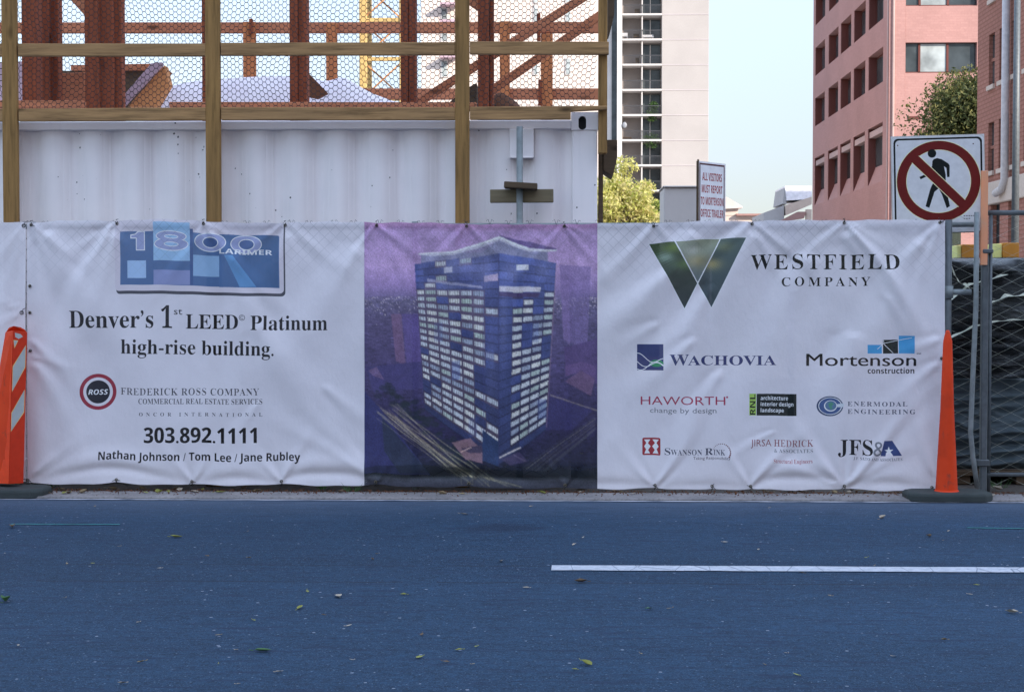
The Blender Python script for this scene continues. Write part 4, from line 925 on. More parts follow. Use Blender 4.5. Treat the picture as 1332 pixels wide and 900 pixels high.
for i, z in enumerate(zs[:-1]):
    bal = MB(); bal.box(xa + .01, xb - .01, yT - .2, yT + 1.88, z - .10, z + .10); o = bal.build('balcony', M['slab'], tw)
    h = zs[i + 1] - z
    b = MB(); b.box(xm - .06, xm + .06, yT + .0, yT + 1.87, z + .105, z + h - .105); b.build('divider', M['slab'], o)
    b = MB()
    b.box(xa + .03, xb - .03, yT - .10, yT - .05, z + 1.05, z + 1.13)
    for k in range(34):
        x = xa + .1 + (xb - xa - .2) * k / 33; b.box(x - .012, x + .012, yT - .09, yT - .06, z + .15, z + 1.04)
    b.build('railing', M['rail'], o)
    b = MB(); b.box(xm + .12, xb - .05, yT + 1.80, yT + 1.86, z + .15, z + h - .3); b.build('glass_door', M['glass'], o)
    b = MB(); b.box(xm + 1.0, xm + 1.08, yT + 1.74, yT + 1.79, z + .16, z + h - .31); b.build('door_frame', M['slab'], o)
# some balconies carry things
def leafball(name, c, r, n, mat, par=None, size=.12, seed=1, squash=(1, 1, 1)):
    rg = random.Random(seed); b = MB()
    for _ in range(n):
        d = Vector((rg.gauss(0, 1), rg.gauss(0, 1), rg.gauss(0, 1))).normalized() * r * rg.random() ** .5
        p = Vector(c) + Vector((d.x * squash[0], d.y * squash[1], d.z * squash[2])); leaf(b, p, size * rg.uniform(.6, 1.4), rg)
    return b.build(name, mat, par, recalc=False)
def leaf(b, p, s, rg):
    a = Vector((rg.gauss(0, 1), rg.gauss(0, 1), rg.gauss(0, 1))).normalized(); c = a.orthogonal().normalized(); c.rotate(Matrix.Rotation(rg.random() * 6.28, 3, a)); e = a.cross(c)
    b.add([p - c * s, p + e * s * .45 + a * s * .15, p + c * s, p - e * s * .45 + a * s * .15], [(0, 1, 2, 3)])
def leafm(name, c1, c2, trans=.3):
    m = Mat(name, .6, 0, .3); n = m.noise(1.1, detail=4); w = m.n('ShaderNodeTexWhiteNoise'); g = m.n('ShaderNodeNewGeometry'); 
    col = m.mix(m.ramp(n, [(.35, (0, 0, 0)), (.65, (1, 1, 1))]), c1, c2); f = m.noise(6, detail=2); col = m.mix(1.0, col, m.ramp(f, [(.3, (.65, .65, .65)), (.7, (1.2, 1.2, 1.2))]), 'MULTIPLY')
    m.base(col); t = m.n('ShaderNodeBsdfTranslucent'); m.l(col, t.inputs[0]); mx = m.n('ShaderNodeMixShader'); mx.inputs[0].default_value = trans
    out = m.t.nodes['Material Output']; m.l(m.p.outputs[0], mx.inputs[1]); m.l(t.outputs[0], mx.inputs[2]); m.l(mx.outputs[0], out.inputs[0]); return m.m
M['leaf_g'] = leafm('balcony_leaves', (.05, .11, .03), (.09, .16, .04))
bals = [o for o in tw.children if o.name.startswith('balcony')]; bals.sort(key=lambda o: o.data.vertices[0].co.z)
M['potred'] = flat('red_flowers', (.35, .05, .05), .7); M['dishm'] = flat('grey_dish', (.25, .26, .28), .5); M['furn'] = flat('white_furniture', (.5, .5, .52), .6)
def at_floor(py): return min(range(len(zs)), key=lambda i: abs(zs[i] - zY(py, yT)))
for k, (py, px, r, sd) in enumerate(((150, 848, .8, 3), (183, 846, 1.05, 4), (138, 850, .55, 6))):
    p = U(px, py, yT + .35); o = leafball('balcony_plant', p, r, 420, M['leaf_g'], None, .11, sd, (1.1, .5, 1)); 
    tag(o, ('bushy green plant filling a tower balcony above the satellite dish floor', 'large dark green plant on the tower balcony with the satellite dish', 'small trailing plant at the top of a planted tower balcony')[k], 'plant')
p = U(812.5, 163, yT - .2); b = MB(); n = 16
b.add([tuple(p)] + [(p.x + .24 * math.cos(t), p.y - .12 + .0, p.z + .34 * math.sin(t)) for t in [k * 2 * math.pi / n for k in range(n)]], [(0, k + 1, (k + 1) % n + 1) for k in range(n)])
o = b.build('satellite_dish', M['dishm'], None, recalc=False, smooth=True); md = o.modifiers.new('thick', 'SOLIDIFY'); md.thickness = .04; tag(o, 'grey satellite dish on a tower balcony railing', 'satellite dish')
for k, (px, py, w, h) in enumerate(((843, 48, 1.3, .5), (828, 48, .7, .6), (813, 48, .6, .7), (829, 80, .4, .7), (829, 15, .6, .6), (816, 178, 1.0, .3))):
    p = U(px, py, yT + .8); i = at_floor(py + 4); z = zs[i] + .142
    r_ = MB(); r_.box(p.x - w / 2, p.x + w / 2, p.y - .3, p.y + .3, z + h * .45, z + h * .6); r_.box(p.x - w / 2, p.x + w / 2, p.y + .22, p.y + .3, z + h * .61, z + h * 1.2)
    for sx in (-1, 1):
        for sy in (-1, 1): r_.box(p.x + sx * w * .42 - .03, p.x + sx * w * .42 + .03, p.y + sy * .22 - .03, p.y + sy * .22 + .03, z, z + h * .45)
    o = r_.build('balcony_chair', M['furn'] if k in (0, 2) else M['dark_wood'], None)
    tag(o, ('wide white bench on a tower balcony', 'dark chair beside the wide white bench on a balcony', 'pale chair in the corner of the bench balcony', 'dark stool on the balcony below the white bench', 'dark chair on the topmost visible tower balcony', 'low dark table below the satellite dish')[k], 'furniture')

# pale sunlit block glimpsed through the netting
yB2 = 75.0
pb = thing('pale_building', 'pale sunlit building with small windows seen through the netting', 'building', tuple(U(660, 400, yB2))); pb.location.z = 0
b = MB(); b.box(U(548, 60, yB2).x, U(787, 60, yB2).x, yB2, yB2 + 20, -.05, zY(-120, yB2)); b.build('wall', M['pale'], pb)
for (px, w) in ((578, 9), (697, 6), (739, 7)):
    for py in ((20, 42, 88) if px < 600 else (85, -8, 16)):
        pp = U(px, py, yB2); W_2 = w / 23.5; b = MB(); b.box(pp.x - W_2 / 2, pp.x + W_2 / 2, yB2 - .06, yB2 - .005, pp.z - .55, pp.z + .4); o = b.build('window', M['slab'], pb)
        b = MB(); b.box(pp.x - W_2 / 2 + .05, pp.x + W_2 / 2 - .05, yB2 - .075, yB2 - .062, pp.z - .5, pp.z + .33); b.build('pane', M['glass_pale'], o)
        if px < 600:
            b = MB(); b.box(pp.x - .2, pp.x + .7, yB2 - .8, yB2 - .08, pp.z + .42, pp.z + .55); b.build('canopy_slab', M['hatch_edge'], o)

# red brick office block: long side wall running away, short front in the sun
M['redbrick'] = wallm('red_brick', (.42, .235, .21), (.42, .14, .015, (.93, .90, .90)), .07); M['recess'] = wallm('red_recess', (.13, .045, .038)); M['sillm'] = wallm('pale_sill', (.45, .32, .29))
d1 = 78.0; xw = U(1155, 200, d1).x; yw = lambda px: (xw - CAM.x) and None
def y_on(px, x):
    """depth at which the upright plane x = const is seen at column px"""
    lo, hi = 5, 400
    for _ in range(60):
        mid_ = (lo + hi) / 2
        if U(px, 390, mid_).x < x: lo = mid_
        else: hi = mid_
    return (lo + hi) / 2
dF = y_on(1056, xw); zTop = 28
rb = thing('office_block', 'red brick office block with deep square windows and tall ground arcade recesses', 'building', (xw, d1, 0))
# side wall as piers and spandrels so that the openings are real
cols = [(y_on(a, xw), y_on(c, xw)) for a, c in ((1146.5, 1127.5), (1123.5, 1108.5), (1105, 1091.5), (1088.5, 1075.8), (1071.2, 1058.6))]
def zs_at(py, px): return zY(py, y_on(px, xw), px)
rowz = [(zs_at(268, 1095), zs_at(180, 1110)), ]
f0 = (zs_at(255, 1118), zs_at(172, 1118)); f1 = (zs_at(124, 1116), zs_at(80.5, 1116)); pit = f1[1] - (zs_at(80.5, 1116) - 0)
z1a, z1b = zs_at(123.5, 1117), zs_at(81, 1117); z2a, z2b = zs_at(40.5, 1117), zs_at(-2, 1117)
step = (z2a - z1a) * .925; z1a -= .12; z1b -= .12
bands = [(zs_at(246, 1118), zs_at(174, 1118))] + [(z1a + step * k, z1b + step * k) for k in range(4)]
side_pieces = MB(); T = .62
edges = [-.05]
for a, c in bands: edges += [a, c]
edges.append(zTop)
for k in range(0, len(edges), 2): side_pieces.box(xw, xw + T, d1, dF, edges[k], edges[k + 1])
ys_ = [d1]
for a, c in cols: ys_ += [a, c]
ys_.append(dF)
for (za, zb) in bands:
    for k in range(0, len(ys_), 2): side_pieces.box(xw + .0, xw + T, ys_[k], ys_[k + 1], za, zb)
o = side_pieces.build('side_wall', M['redbrick'], rb, recalc=True)
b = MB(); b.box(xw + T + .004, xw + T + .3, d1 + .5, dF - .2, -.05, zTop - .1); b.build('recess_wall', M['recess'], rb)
for r_, (za, zb) in enumerate(bands):
    for (a, c) in cols:
        y0_, y1_ = min(a, c), max(a, c)
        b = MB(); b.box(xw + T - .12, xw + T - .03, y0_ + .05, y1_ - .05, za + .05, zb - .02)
        b.box(xw + .03, xw + T - .121, y1_ - .06, y1_ - .004, za + .05, zb - .02); w_ = b.build('window', M['recess'], rb)  # dark red backing and jamb lining paint the shade in the brick openings
        if r_:
            b = MB(); b.box(xw + T - .16, xw + T - .125, y0_ + .15, y1_ - .25, za + .12, zb - .15); b.build('pane', M['glass'], w_)
            if random.random() < .7:
                b = MB(); b.box(xw + T - .185, xw + T - .165, y0_ + .2, y0_ + .2 + random.uniform(.6, 1.8), za + .15, zb - .6); b.build('blind', M['glass_pale'], w_)
        else:
            b = MB(); b.box(xw + T - .16, xw + T - .125, y0_ + .06, y1_ - .07, za + 1.0, zb - .5); b.build('pane', M['glass'], w_)  # dark pane stands for the shade inside the arcade recess
            b = MB(); b.box(xw + .08, xw + T - .14, y0_ + .03, y1_ - .03, zb - .55, zb - .2); b.build('lintel', M['sillm'], w_)
            b = MB(); b.prism([(xw + .02, y0_ + .02, za - .02), (xw + T - .13, y0_ + .02, za + 1.2), (xw + T - .13, y0_ + .02, za - .02)], (0, y1_ - y0_ - .04, 0)); b.build('sloping_sill', M['redbrick'], w_)
# front wall with strip windows
xf1 = xw + 11
fr = MB(); fz = [(zY(95, d1, 1225), zY(55.5, d1, 1225))]; dz = zY(8, d1, 1225) - zY(95, d1, 1225); fz.append((fz[0][0] + dz, fz[0][1] + dz)); xs0, xs1 = U(1178, 60, d1).x, U(1271, 60, d1).x
e = [-.05]; 
for a, c in fz: e += [a, c]
e.append(zTop)
for k in range(0, len(e), 2): fr.box(xw + T + .31, xf1, d1 + .002, d1 + .45, e[k], e[k + 1])
for a, c in fz: fr.box(xw + T + .31, xs0, d1 + .002, d1 + .45, a, c); fr.box(xs1, xf1, d1 + .002, d1 + .45, a, c)
fr.box(xw + .02, xw + T + .30, d1 - .03, d1 - .001, -.05, zTop)
fr.build('front_wall', M['redbrick'], rb)
for a, c in fz:
    b = MB(); b.box(xs0, xs1, d1 + .30, d1 + .40, a, c); w_ = b.build('window', M['glass'], rb)
    u = [xs0 + (xs1 - xs0) * t for t in (.205, .60)]
    b = MB()
    for x in u: b.box(x - .06, x + .06, d1 + .2, d1 + .298, a, c)
    b.box(xs0, xs1, d1 + .2, d1 + .298, a, a + .08); b.build('frame', M['recess'], w_)
    b = MB(); b.box(u[0] + .07, u[1] - .07, d1 + .27, d1 + .297, a + .1, c - .05); b.build('blind', M['glass_pale'], w_)
p = U(1189, 153.5, d1); b = MB(); b.box(p.x - .35, p.x + .35, d1 - .05, d1 - .002, p.z - .08, p.z + .08); b.build('vent_slot', M['recess'], rb)
b = MB(); b.box(xw - .05, xw - .002, d1 + .05, d1 + .25, 0, zTop); b.tube([(xw + .25, d1 - .1, 0), (xw + .25, d1 - .1, zTop)], .07, 8); b.build('corner_rib', M['sillm'], rb)  # pale colour paints the sunlit edge of the corner ribs

# narrow old brick building close on the far side of the gate
M['oldbrick'] = wallm('old_brick', (.36, .16, .12), (.42, .15, .025, (.72, .68, .64)), .12); M['stone'] = wallm('stone_base', (.55, .45, .38))
yb0 = 48.0; xb0 = U(1271, 150, yb0).x; yb1 = y_on(1360, xb0)
ob = thing('old_brick_building', 'old red brick building with tall narrow windows above a stone base band', 'building', (xb0, yb0, 0))
zb = zY(262, y_on(1310, xb0), 1310); zb2 = zY(232, y_on(1310, xb0), 1310)
wz = [(zY(214, y_on(1318, xb0), 1318), zY(147, y_on(1318, xb0), 1318)), (zY(96, y_on(1318, xb0), 1318), zY(25, y_on(1318, xb0), 1318))]; wz.append((2 * wz[1][0] - wz[0][0], 2 * wz[1][1] - wz[0][1]))
wc = [(y_on(a, xb0), y_on(c, xb0)) for a, c in ((1283.5, 1291), (1297, 1303.5), (1313, 1320), (1329.5, 1337), (1346, 1354))]
b = MB(); e = [zb2]
for a, c in wz: e += [a, c]
e.append(14)
for k in range(0, len(e), 2): b.box(xb0, xb0 + .5, yb1, yb0, e[k], e[k + 1])
ys_ = [yb0]
for a, c in wc: ys_ += [a, c]
ys_.append(yb1)
for a, c in wz:
    for k in range(0, len(ys_), 2): b.box(xb0, xb0 + .5, ys_[k + 1], ys_[k], a, c)
b.box(xb0 + .502, xb0 + 9, yb0 - .3, yb0, -.05, 14)
b.build('wall', M['oldbrick'], ob)
b = MB(); b.box(xb0 + .14, xb0 + .2, yb1, yb0 - .1, zb2, 13.9); b.build('window_backing', M['glass'], ob)
b = MB(); b.box(xb0 - .12, xb0 + .5, yb1, yb0 - .002, zb, zb2); b.build('stone_band', M['stone'], ob, bevel=.03)
b = MB()
gy_ = [yb0 - .002]
for a, c in ((1274, 1279), (1288, 1300), (1311, 1325), (1340, 1352)): gy_ += [y_on(a, xb0), y_on(c, xb0)]
gy_.append(yb1)
for k in range(0, len(gy_), 2): b.box(xb0 - .02, xb0 + .5, gy_[k + 1], gy_[k], -.05, zb)
b.build('pier', M['oldbrick'], ob); b = MB(); b.box(xb0 + .2, xb0 + .25, yb1, yb0 - .1, -.05, zb); b.build('shop_recess', M['black'], ob)
for a, c in wz:
    for y0_, y1_ in wc:
        b = MB(); b.box(xb0 - .08, xb0 + .12, y1_ - .06, y0_ + .06, a - .16, a - .002); w_ = b.build('window', M['stone'], ob)
        b = MB(); b.box(xb0 + .08, xb0 + .138, y1_ + .02, y0_ - .02, (a + c) / 2 - .05, (a + c) / 2 + .05); b.build('sash', M['oldbrick'], w_)
M['pipe'] = flat('pale_painted_downpipe', (.50, .47, .47), .5)
yp = y_on(1305, xb0 - .2); pxx = xb0 - .2; zlo = zY(245, yp, 1305)
b = MB(); b.tube([(pxx, yp, 13.9), (pxx, yp, zlo + .3), (pxx - .02, yp + .25, zlo), (pxx - .05, yp + .9, zlo - .12)], .135, 12); b.build('downpipe', M['pipe'], ob, smooth=True)
# slim grey lighting pole between gate and brick wall
q = U(1320, 340, 20); b = MB(); b.tube([(q.x, 20, 0), (q.x, 20, 9)], [.08, .055], 12); o = b.build('utility_pole', M['galv_dark'], None, smooth=True); tag(o, 'slim grey steel pole standing before the old brick building', 'pole')

# small far things between tower and office block
M['metalroof'] = flat('pale_metal_roof', (.80, .78, .82), .45); M['greyconc'] = wallm('grey_weathered_concrete', (.42, .41, .41)); M['pinkroof'] = wallm('pink_tile_roof', (.34, .2, .18))
yq = 110.0
ph = thing('gabled_building', 'low cream building with a shallow gable, sunlit beyond the visitor sign', 'building', tuple(U(970, 400, yq))); ph.location.z = 0
b = MB(); b.box(U(930, 280, yq).x, U(993, 280, yq).x, yq, yq + 12, -.05, zY(281, yq)); b.build('wall', M['pale'], ph)
b = MB(); b.prism([U(925, 272, yq), U(960, 270, yq), U(960, 281, yq), U(925, 281, yq)], (0, 6, 0)); b.build('upper_wall', M['pale'], ph)
b = MB(); b.prism([U(912, 272, yq - .4), U(945, 256, yq - .4), U(966, 268.5, yq - .4), U(966, 270.5, yq - .4), U(912, 273.5, yq - .4)], (0, 7, 0)); b.build('roof', M['slab'], ph)
b = MB(); b.box(U(957, 280, yq).x, U(995, 280, yq).x, yq - .5, yq - .01, zY(281.5, yq), zY(279, yq)); b.build('cornice', M['pinkroof'], ph)
yq = 60.0
sh = thing('grey_shed', 'grey weathered shed with a steep pale metal roof, beside the office block', 'shed', tuple(U(1030, 400, yq))); sh.location.z = 0
b = MB(); b.prism([U(993, 300, yq), U(993.5, 277, yq), U(1020, 267, yq), U(1020, 300, yq)], (0, 4, 0)); b.build('wall', M['greyconc'], sh)
b = MB(); b.prism([U(1021, 242.3, yq), U(1056, 242.3, yq), U(1056, 259, yq), U(1023.5, 261, yq)], (0, 3, 0)); b.build('roof', M['metalroof'], sh)
b = MB(); b.prism([U(1018, 265, yq + .1), U(1021, 243, yq + .1), U(1023, 261, yq + .1), U(1023, 266, yq + .1)], (0, 3, 0)); b.build('gable', M['greyconc'], sh)
b = MB(); b.prism([U(1022, 267, yq - .3), U(1056, 256, yq - .3), U(1056, 266, yq - .3), U(1023, 280, yq - .3)], (0, 2.5, 0)); b.build('parapet', M['stone'], sh)
b = MB(); b.prism([U(1014, 288, yq - .8), U(1038, 275.5, yq - .8), U(1049, 275.5, yq - .8), U(1046, 284, yq - .8), U(1018, 288, yq - .8)], (0, .6, 0)); b.build('awning', M['pinkroof'], sh)
b = MB(); b.box(U(1046, 280, yq).x, U(1053, 280, yq).x, yq - .6, yq - .31, 0, zY(274, yq)); b.build('pillar', M['stone'], sh)
# utility cabinet behind the visitors' sign
yq = 8.0; M['cab'] = flat('pale_grey_cabinet_paint', pc(158, 156, 178, .58), .6, var=.05)
cb = thing('site_cabinet', 'tall pale grey steel cabinet behind the visitor sign', 'cabinet', tuple(U(890, 300, yq))); cb.location.z = 0
b = MB(); b.box(U(863.5, 300, yq).x, U(926, 300, yq).x, yq, yq + .7, 0, zY(244, yq, 890)); b.build('cabinet_body', M['cab'], cb, bevel=.01)
b = MB(); b.box(U(862, 300, yq).x, U(928, 300, yq).x, yq - .03, yq + .73, zY(244, yq, 890) + .001, zY(242.5, yq, 890) + .004); b.build('lid', M['cab'], cb, bevel=.004)

# added dark hoarding across the site, blocking bright light through the banner
M['backdrop_dark'] = wood('dark_green_backdrop', (.05, .06, .045), 'Z', .3)
b = MB(); b.box(U(782, 300, 24).x, U(1250, 300, 24).x, 24, 24.06, 0, zY(296, 24, 1000)); o = b.build('backdrop', M['backdrop_dark'], None); tag(o, 'added dark hoarding at the back of the site, seen faintly through the banner cloth', 'backdrop')
# ------------------------------------------------------------------ trees
M['bark'] = flat('bark', (.10, .075, .055), .9, bump=.5)
def tree(name, label, c, rx, ry, rz, trunk_r, mats, n, size, seed, lobes=14, cat='tree'):
    rg = random.Random(seed); c = Vector(c); t = thing(name, label, cat, (c.x, c.y, 0))
    b = MB(); zb_ = c.z - rz * .75
    b.tube([(c.x, c.y, -.05), (c.x + .05, c.y, zb_ * .5), (c.x, c.y, zb_), (c.x, c.y, c.z)], [trunk_r, trunk_r * .8, trunk_r * .7, trunk_r * .3], 8)
    L_ = []
    for k in range(lobes):
        d = Vector((rg.gauss(0, 1), rg.gauss(0, 1), rg.gauss(0, 1))).normalized() * rg.uniform(.35, .86)
        p = c + Vector((d.x * rx, d.y * ry, d.z * rz)); L_.append((p, rg.uniform(.22, .42) * min(rx, rz)))
        b.tube([(c.x, c.y, zb_ + rg.uniform(0, .5) * rz), tuple((c + p) / 2 - Vector((0, 0, rz * .2))), tuple(p)], [trunk_r * .45, trunk_r * .25, trunk_r * .08], 5)
    b.build('trunk', M['bark'], t, smooth=True)
    bs = [MB() for _ in mats]
    for k in range(n):
        p, r = L_[rg.randrange(len(L_))]
        d = Vector((rg.gauss(0, 1), rg.gauss(0, 1), rg.gauss(0, 1))).normalized() * r * (rg.random() ** .4) * 1.1
        leaf(bs[min(len(mats) - 1, int(rg.random() * len(mats)))], p + Vector((d.x, d.y, d.z * .8)), size * rg.uniform(.6, 1.4), rg)
    for bb, mm in zip(bs, mats): bb.build('crown', mm, t, recalc=False)
    return t
M['leaf_y'] = leafm('yellow_leaves', (.80, .70, .34), (.62, .60, .20), .5); M['leaf_yg'] = leafm('yellow_green_leaves', (.40, .46, .10), (.58, .54, .16), .45); M['leaf_d'] = leafm('dark_leaves', (.055, .075, .022), (.11, .12, .035)); M['leaf_l'] = leafm('olive_leaves', (.19, .18, .06), (.26, .24, .08)); M['leaf_bush'] = leafm('bush_leaves', (.05, .11, .03), (.10, .15, .04))
p = U(806, 268, 42); tree('yellow_tree', 'bright yellow autumn tree in sunlight beside the container end', p, 1.35, 1.2, 1.75, .10, [M['leaf_y'], M['leaf_yg'], M['leaf_y']], 12000, .07, 5, 44)
p = U(842, 285, 44); tree('green_shrub', 'small green shrub between the yellow tree and the grey cabinet', p, .75, .7, 1.1, .05, [M['leaf_bush'], M['leaf_yg']], 2600, .075, 8, 14, 'shrub')
p = U(1288, 186, 66); tree('street_tree', 'dark green leafy tree in front of the red office block', p, 3.7, 3.2, 3.9, .25, [M['leaf_d'], M['leaf_d'], M['leaf_l']], 80000, .10, 9, 210)

# ------------------------------------------------------------------ visitors' sign
ys0 = 1.0
sg = thing('visitor_sign', 'white notice board with red capitals, angled on its post behind the banner', 'sign', tuple(U(920, 300, ys0))); sg.location.z = 0
pL, pR = U(908, 210, ys0), None
th = rad(50); Wd = .345
ex = Vector((math.cos(th), math.sin(th), 0)); nrm = Vector((math.sin(th), -math.cos(th), 0))
z1_ = U(908, 209.5, ys0).z; z0_ = zY(300, ys0, 908); H_s = z1_ - z0_
b = MB(); A0 = pL.copy(); A0.z = z0_
b.prism([A0, A0 + ex * Wd, A0 + ex * Wd + Vector((0, 0, H_s)), A0 + Vector((0, 0, H_s))], -nrm * .014); b.build('board', M['dark_wood'], sg)
b = MB(); b.bar(A0 - ex * .006 + nrm * .005, A0 - ex * .006 + nrm * .005 + Vector((0, 0, H_s + .01)), .012, .008, nrm); b.build('frame_edge', M['dark_wood'], sg)
SG = Print((.86, .84, .86)); RDK = (.34, .015, .018); wu = 100.0; sU = Wd / wu; hu = H_s / sU
SG.rect(3.5, 3.5, 96.5, hu - 1, (.10, .025, .03)); SG.rect(7, 7, 93, hu - 1, (.86, .84, .86))
for k, tx in enumerate(('ALL VISITORS', 'MUST REPORT', 'TO MORTENSON', 'OFFICE TRAILER')):
    yb_ = (24.5 + k * 15.9) / 90.5 * hu; xw_ = (14, 86) if k == 0 else ((12, 88) if k == 1 else (8.5, 92)); SG.text(tx, 'bold', xw_[0], xw_[1], yb_, yb_ - hu * .112, RDK, res=3, thin=-.015)
SG.build('sign_face', 0, 0, wu, hu, 20, plane_map(A0 + Vector((0, 0, H_s)) + nrm * .004, ex, (0, 0, -1), sU), M['signface'], sg)
b = MB(); q = A0 + ex * Wd * .5 - nrm * .07; b.box(q.x - .045, q.x + .045, q.y - .02, q.y + .045, 0, z1_ - .05); b.build('post', M['lumber_up'], sg)

# ------------------------------------------------------------------ no pedestrians sign, tied to the gate post
yn = .10
ns = thing('pedestrian_sign', 'square white no pedestrians sign with red ring and slash above the gate', 'sign', tuple(U(1219, 240, yn))); ns.location.z = 0
o0 = U(1158.5, 178, yn); ex = U(1280, 174.5, yn) - o0; Wn = ex.length; ex.normalize(); ey = Vector((ex.z, 0, -ex.x)); sU = Wn / 121.5
K = Print(pc(160, 164, 192)); BLK = (.010, .013, .013)
K.rrect(.3, .3, 121.2, 128, 5, pc(150, 152, 170)); K.rrect(1.2, 1.2, 120.3, 128, 5, pc(160, 164, 192)); K.rrect(3.2, 3.2, 118.5, 128, 6, BLK); K.rrect(5.6, 5.6, 116, 127, 5, pc(160, 164, 192))
cx_, cy_ = 61.2, 60.2; RR = (.16, .016, .014)
K.ell(cx_, cy_, 55.3, 53.5, pc(196, 176, 160), 64); K.ell(cx_, cy_, 54.4, 52.8, RR, 64); K.ell(cx_, cy_, 42.2, 41.4, pc(196, 176, 160), 64); K.ell(cx_, cy_, 41.4, 40.7, pc(160, 164, 192), 64)
K.ell(53.2, 23.6, 5.6, 5.6, BLK, 24)
K.poly([(55.5, 31), (60, 29.8), (66, 31.6), (74.5, 37.5), (76, 40), (75.6, 55), (72.4, 55), (71.6, 43), (68.5, 40.8), (70.6, 52), (70.4, 60), (66, 64), (57, 62), (54, 53), (51, 51.2), (38, 57), (36.2, 54), (48.5, 48.2), (53, 40), (53.6, 33.5)], BLK)
K.poly([(56.4, 58.5), (64, 64), (61.5, 69), (55.5, 74), (48.5, 94.5), (43.6, 92.5), (49.8, 71), (52.4, 65)], BLK); K.poly([(60.5, 62), (69, 62), (71.4, 73), (75.4, 93), (71.2, 95.6), (65.4, 78), (60, 67)], BLK)
a1 = math.hypot(1, 1); 
K.poly([(cx_ - 34.5, cy_ - 25), (cx_ - 25.5, cy_ - 34), (cx_ + 34.5, cy_ + 25), (cx_ + 25.5, cy_ + 34)], RR); K.line([(cx_ - 34.3, cy_ - 25), (cx_ + 25.3, cy_ + 34)], .9, pc(196, 176, 160)); K.line([(cx_ - 25, cy_ - 34), (cx_ + 34.3, cy_ + 25)], .9, pc(196, 176, 160))
for x, y in ((8.8, 12), (60, 8.3), (107, 12.5)): K.ell(x, y, .9, .9, pc(60, 40, 40), 10)
K.text('R9-3A', 'bold', 94, 106, 107.5, 105.6, pc(60, 60, 70)) if False else None
for y, n_ in ((105.6, 5), (109.2, 3)):
    for k in range(n_): K.rect(93 + k * 3.1, y, 95.2 + k * 3.1, y + 1.2, pc(70, 70, 84))
K.build('sign_face', 0, 0, 121.5, 128, 30, plane_map(o0 - Vector((0, .004, 0)), ex, ey, sU), M['signface'], ns)
b = MB(); c4 = [o0, o0 + ex * Wn, o0 + ex * Wn + ey * 128 * sU, o0 + ey * 128 * sU]; b.prism([p - Vector((0, .002, 0)) for p in c4], (0, .012, 0)); b.build('sign_plate', M['galv_dark'], ns, bevel=.001)
b = MB(); q = U(1222, 300, yn + .05); b.box(q.x - .02, q.x + .02, yn + .012, yn + .05, .0, U(1222, 185, yn).z); b.build('post', M['galv_dark'], ns)

# ------------------------------------------------------------------ gate end of the fence
yg = -.02
g2 = thing('chain_link_gate', 'grey chain link gate panel beyond the banner, one tube bent and leaning', 'gate', (U(1290, 640, .05).x, .05, 0))
pts = [U(1270.5, 276, yg), U(1269.5, 400, yg), U(1265, 500, yg), U(1262.5, 562, yg), U(1265.5, 595, yg), U(1271.5, 634, yg)]
b = MB(); b.tube(pts, .0165, 12); b.build('bent_tube', M['galv'], g2, smooth=True)
b = MB(); x0_, x1_ = U(1277.6, 400, .03).x, U(1286.2, 400, .03).x; b.box(x0_, x1_, .03, .075, 0, zY(330, .03, 1280)); b.build('square_post', M['galv_dark'], g2, bevel=.006)
M['stake'] = Mat('orange_sprayed_stake', .85, 0, .2); m = M['stake']; m.base(m.ramp(m.noise(9, m.co((1, 1, .6)), 5), [(.35, pc(190, 118, 100)), (.55, pc(168, 120, 108)), (.7, pc(146, 132, 132))])); M['stake'] = m.m
b = MB(); a_ = U(1275.6, 330, .02); c_ = U(1284, 222.5, .02); b.box(U(1275.4, 300, .02).x, U(1284.2, 300, .02).x, .006, .028, zY(345, .02, 1280), c_.z); o = b.build('survey_stake', M['stake'], None, bevel=.002); tag(o, 'flat wooden stake sprayed orange, strapped to the square gate post', 'stake')
XG0 = U(1288.5, 400, .05).x
b = MB(); b.tube([(XG0, .06, 0), (XG0, .06, zY(276, .06, 1288))], .012, 10); b.build('end_post', M['galv_dark'], g2, smooth=True)
b = MB(); zt_g = zY(277, .06, 1300); b.tube([(XG0 - .03, .06, zt_g), (XG0 + 2.2, .06, zt_g)], .017, 10); b.build('top_rail', M['galv_dark'], g2, smooth=True)
b = MB(); zb_g = zY(617, .06, 1300); b.tube([(XG0 - .03, .06, zb_g), (XG0 + 2.2, .06, zb_g)], .014, 10); b.build('bottom_rail', M['galv_dark'], g2, smooth=True)
b = MB(); z_ = zY(602, .03, 1280); b.box(U(1271, 600, .02).x, U(1287.5, 600, .02).x, .018, .09, z_ - .022, z_ + .022); b.build('clamp', M['galv_dark'], g2, bevel=.006)
b = MB(); z_ = zY(327, .03, 1280); b.box(U(1275, 600, .02).x, U(1289, 600, .02).x, .0, .09, z_ - .014, z_ + .014); b.build('clamp', M['galv_dark'], g2, bevel=.006)
M['wire_pale'] = steel_mat('pale_fence_wire', (.42, .42, .34), .5)
b = MB(); wire_mesh(b, XE + .04, XG0 + 2.2, .05, zt_g - .01, .062, .085, .0013); b.build('wire_mesh', M['wire_pale'], g2, recalc=False)

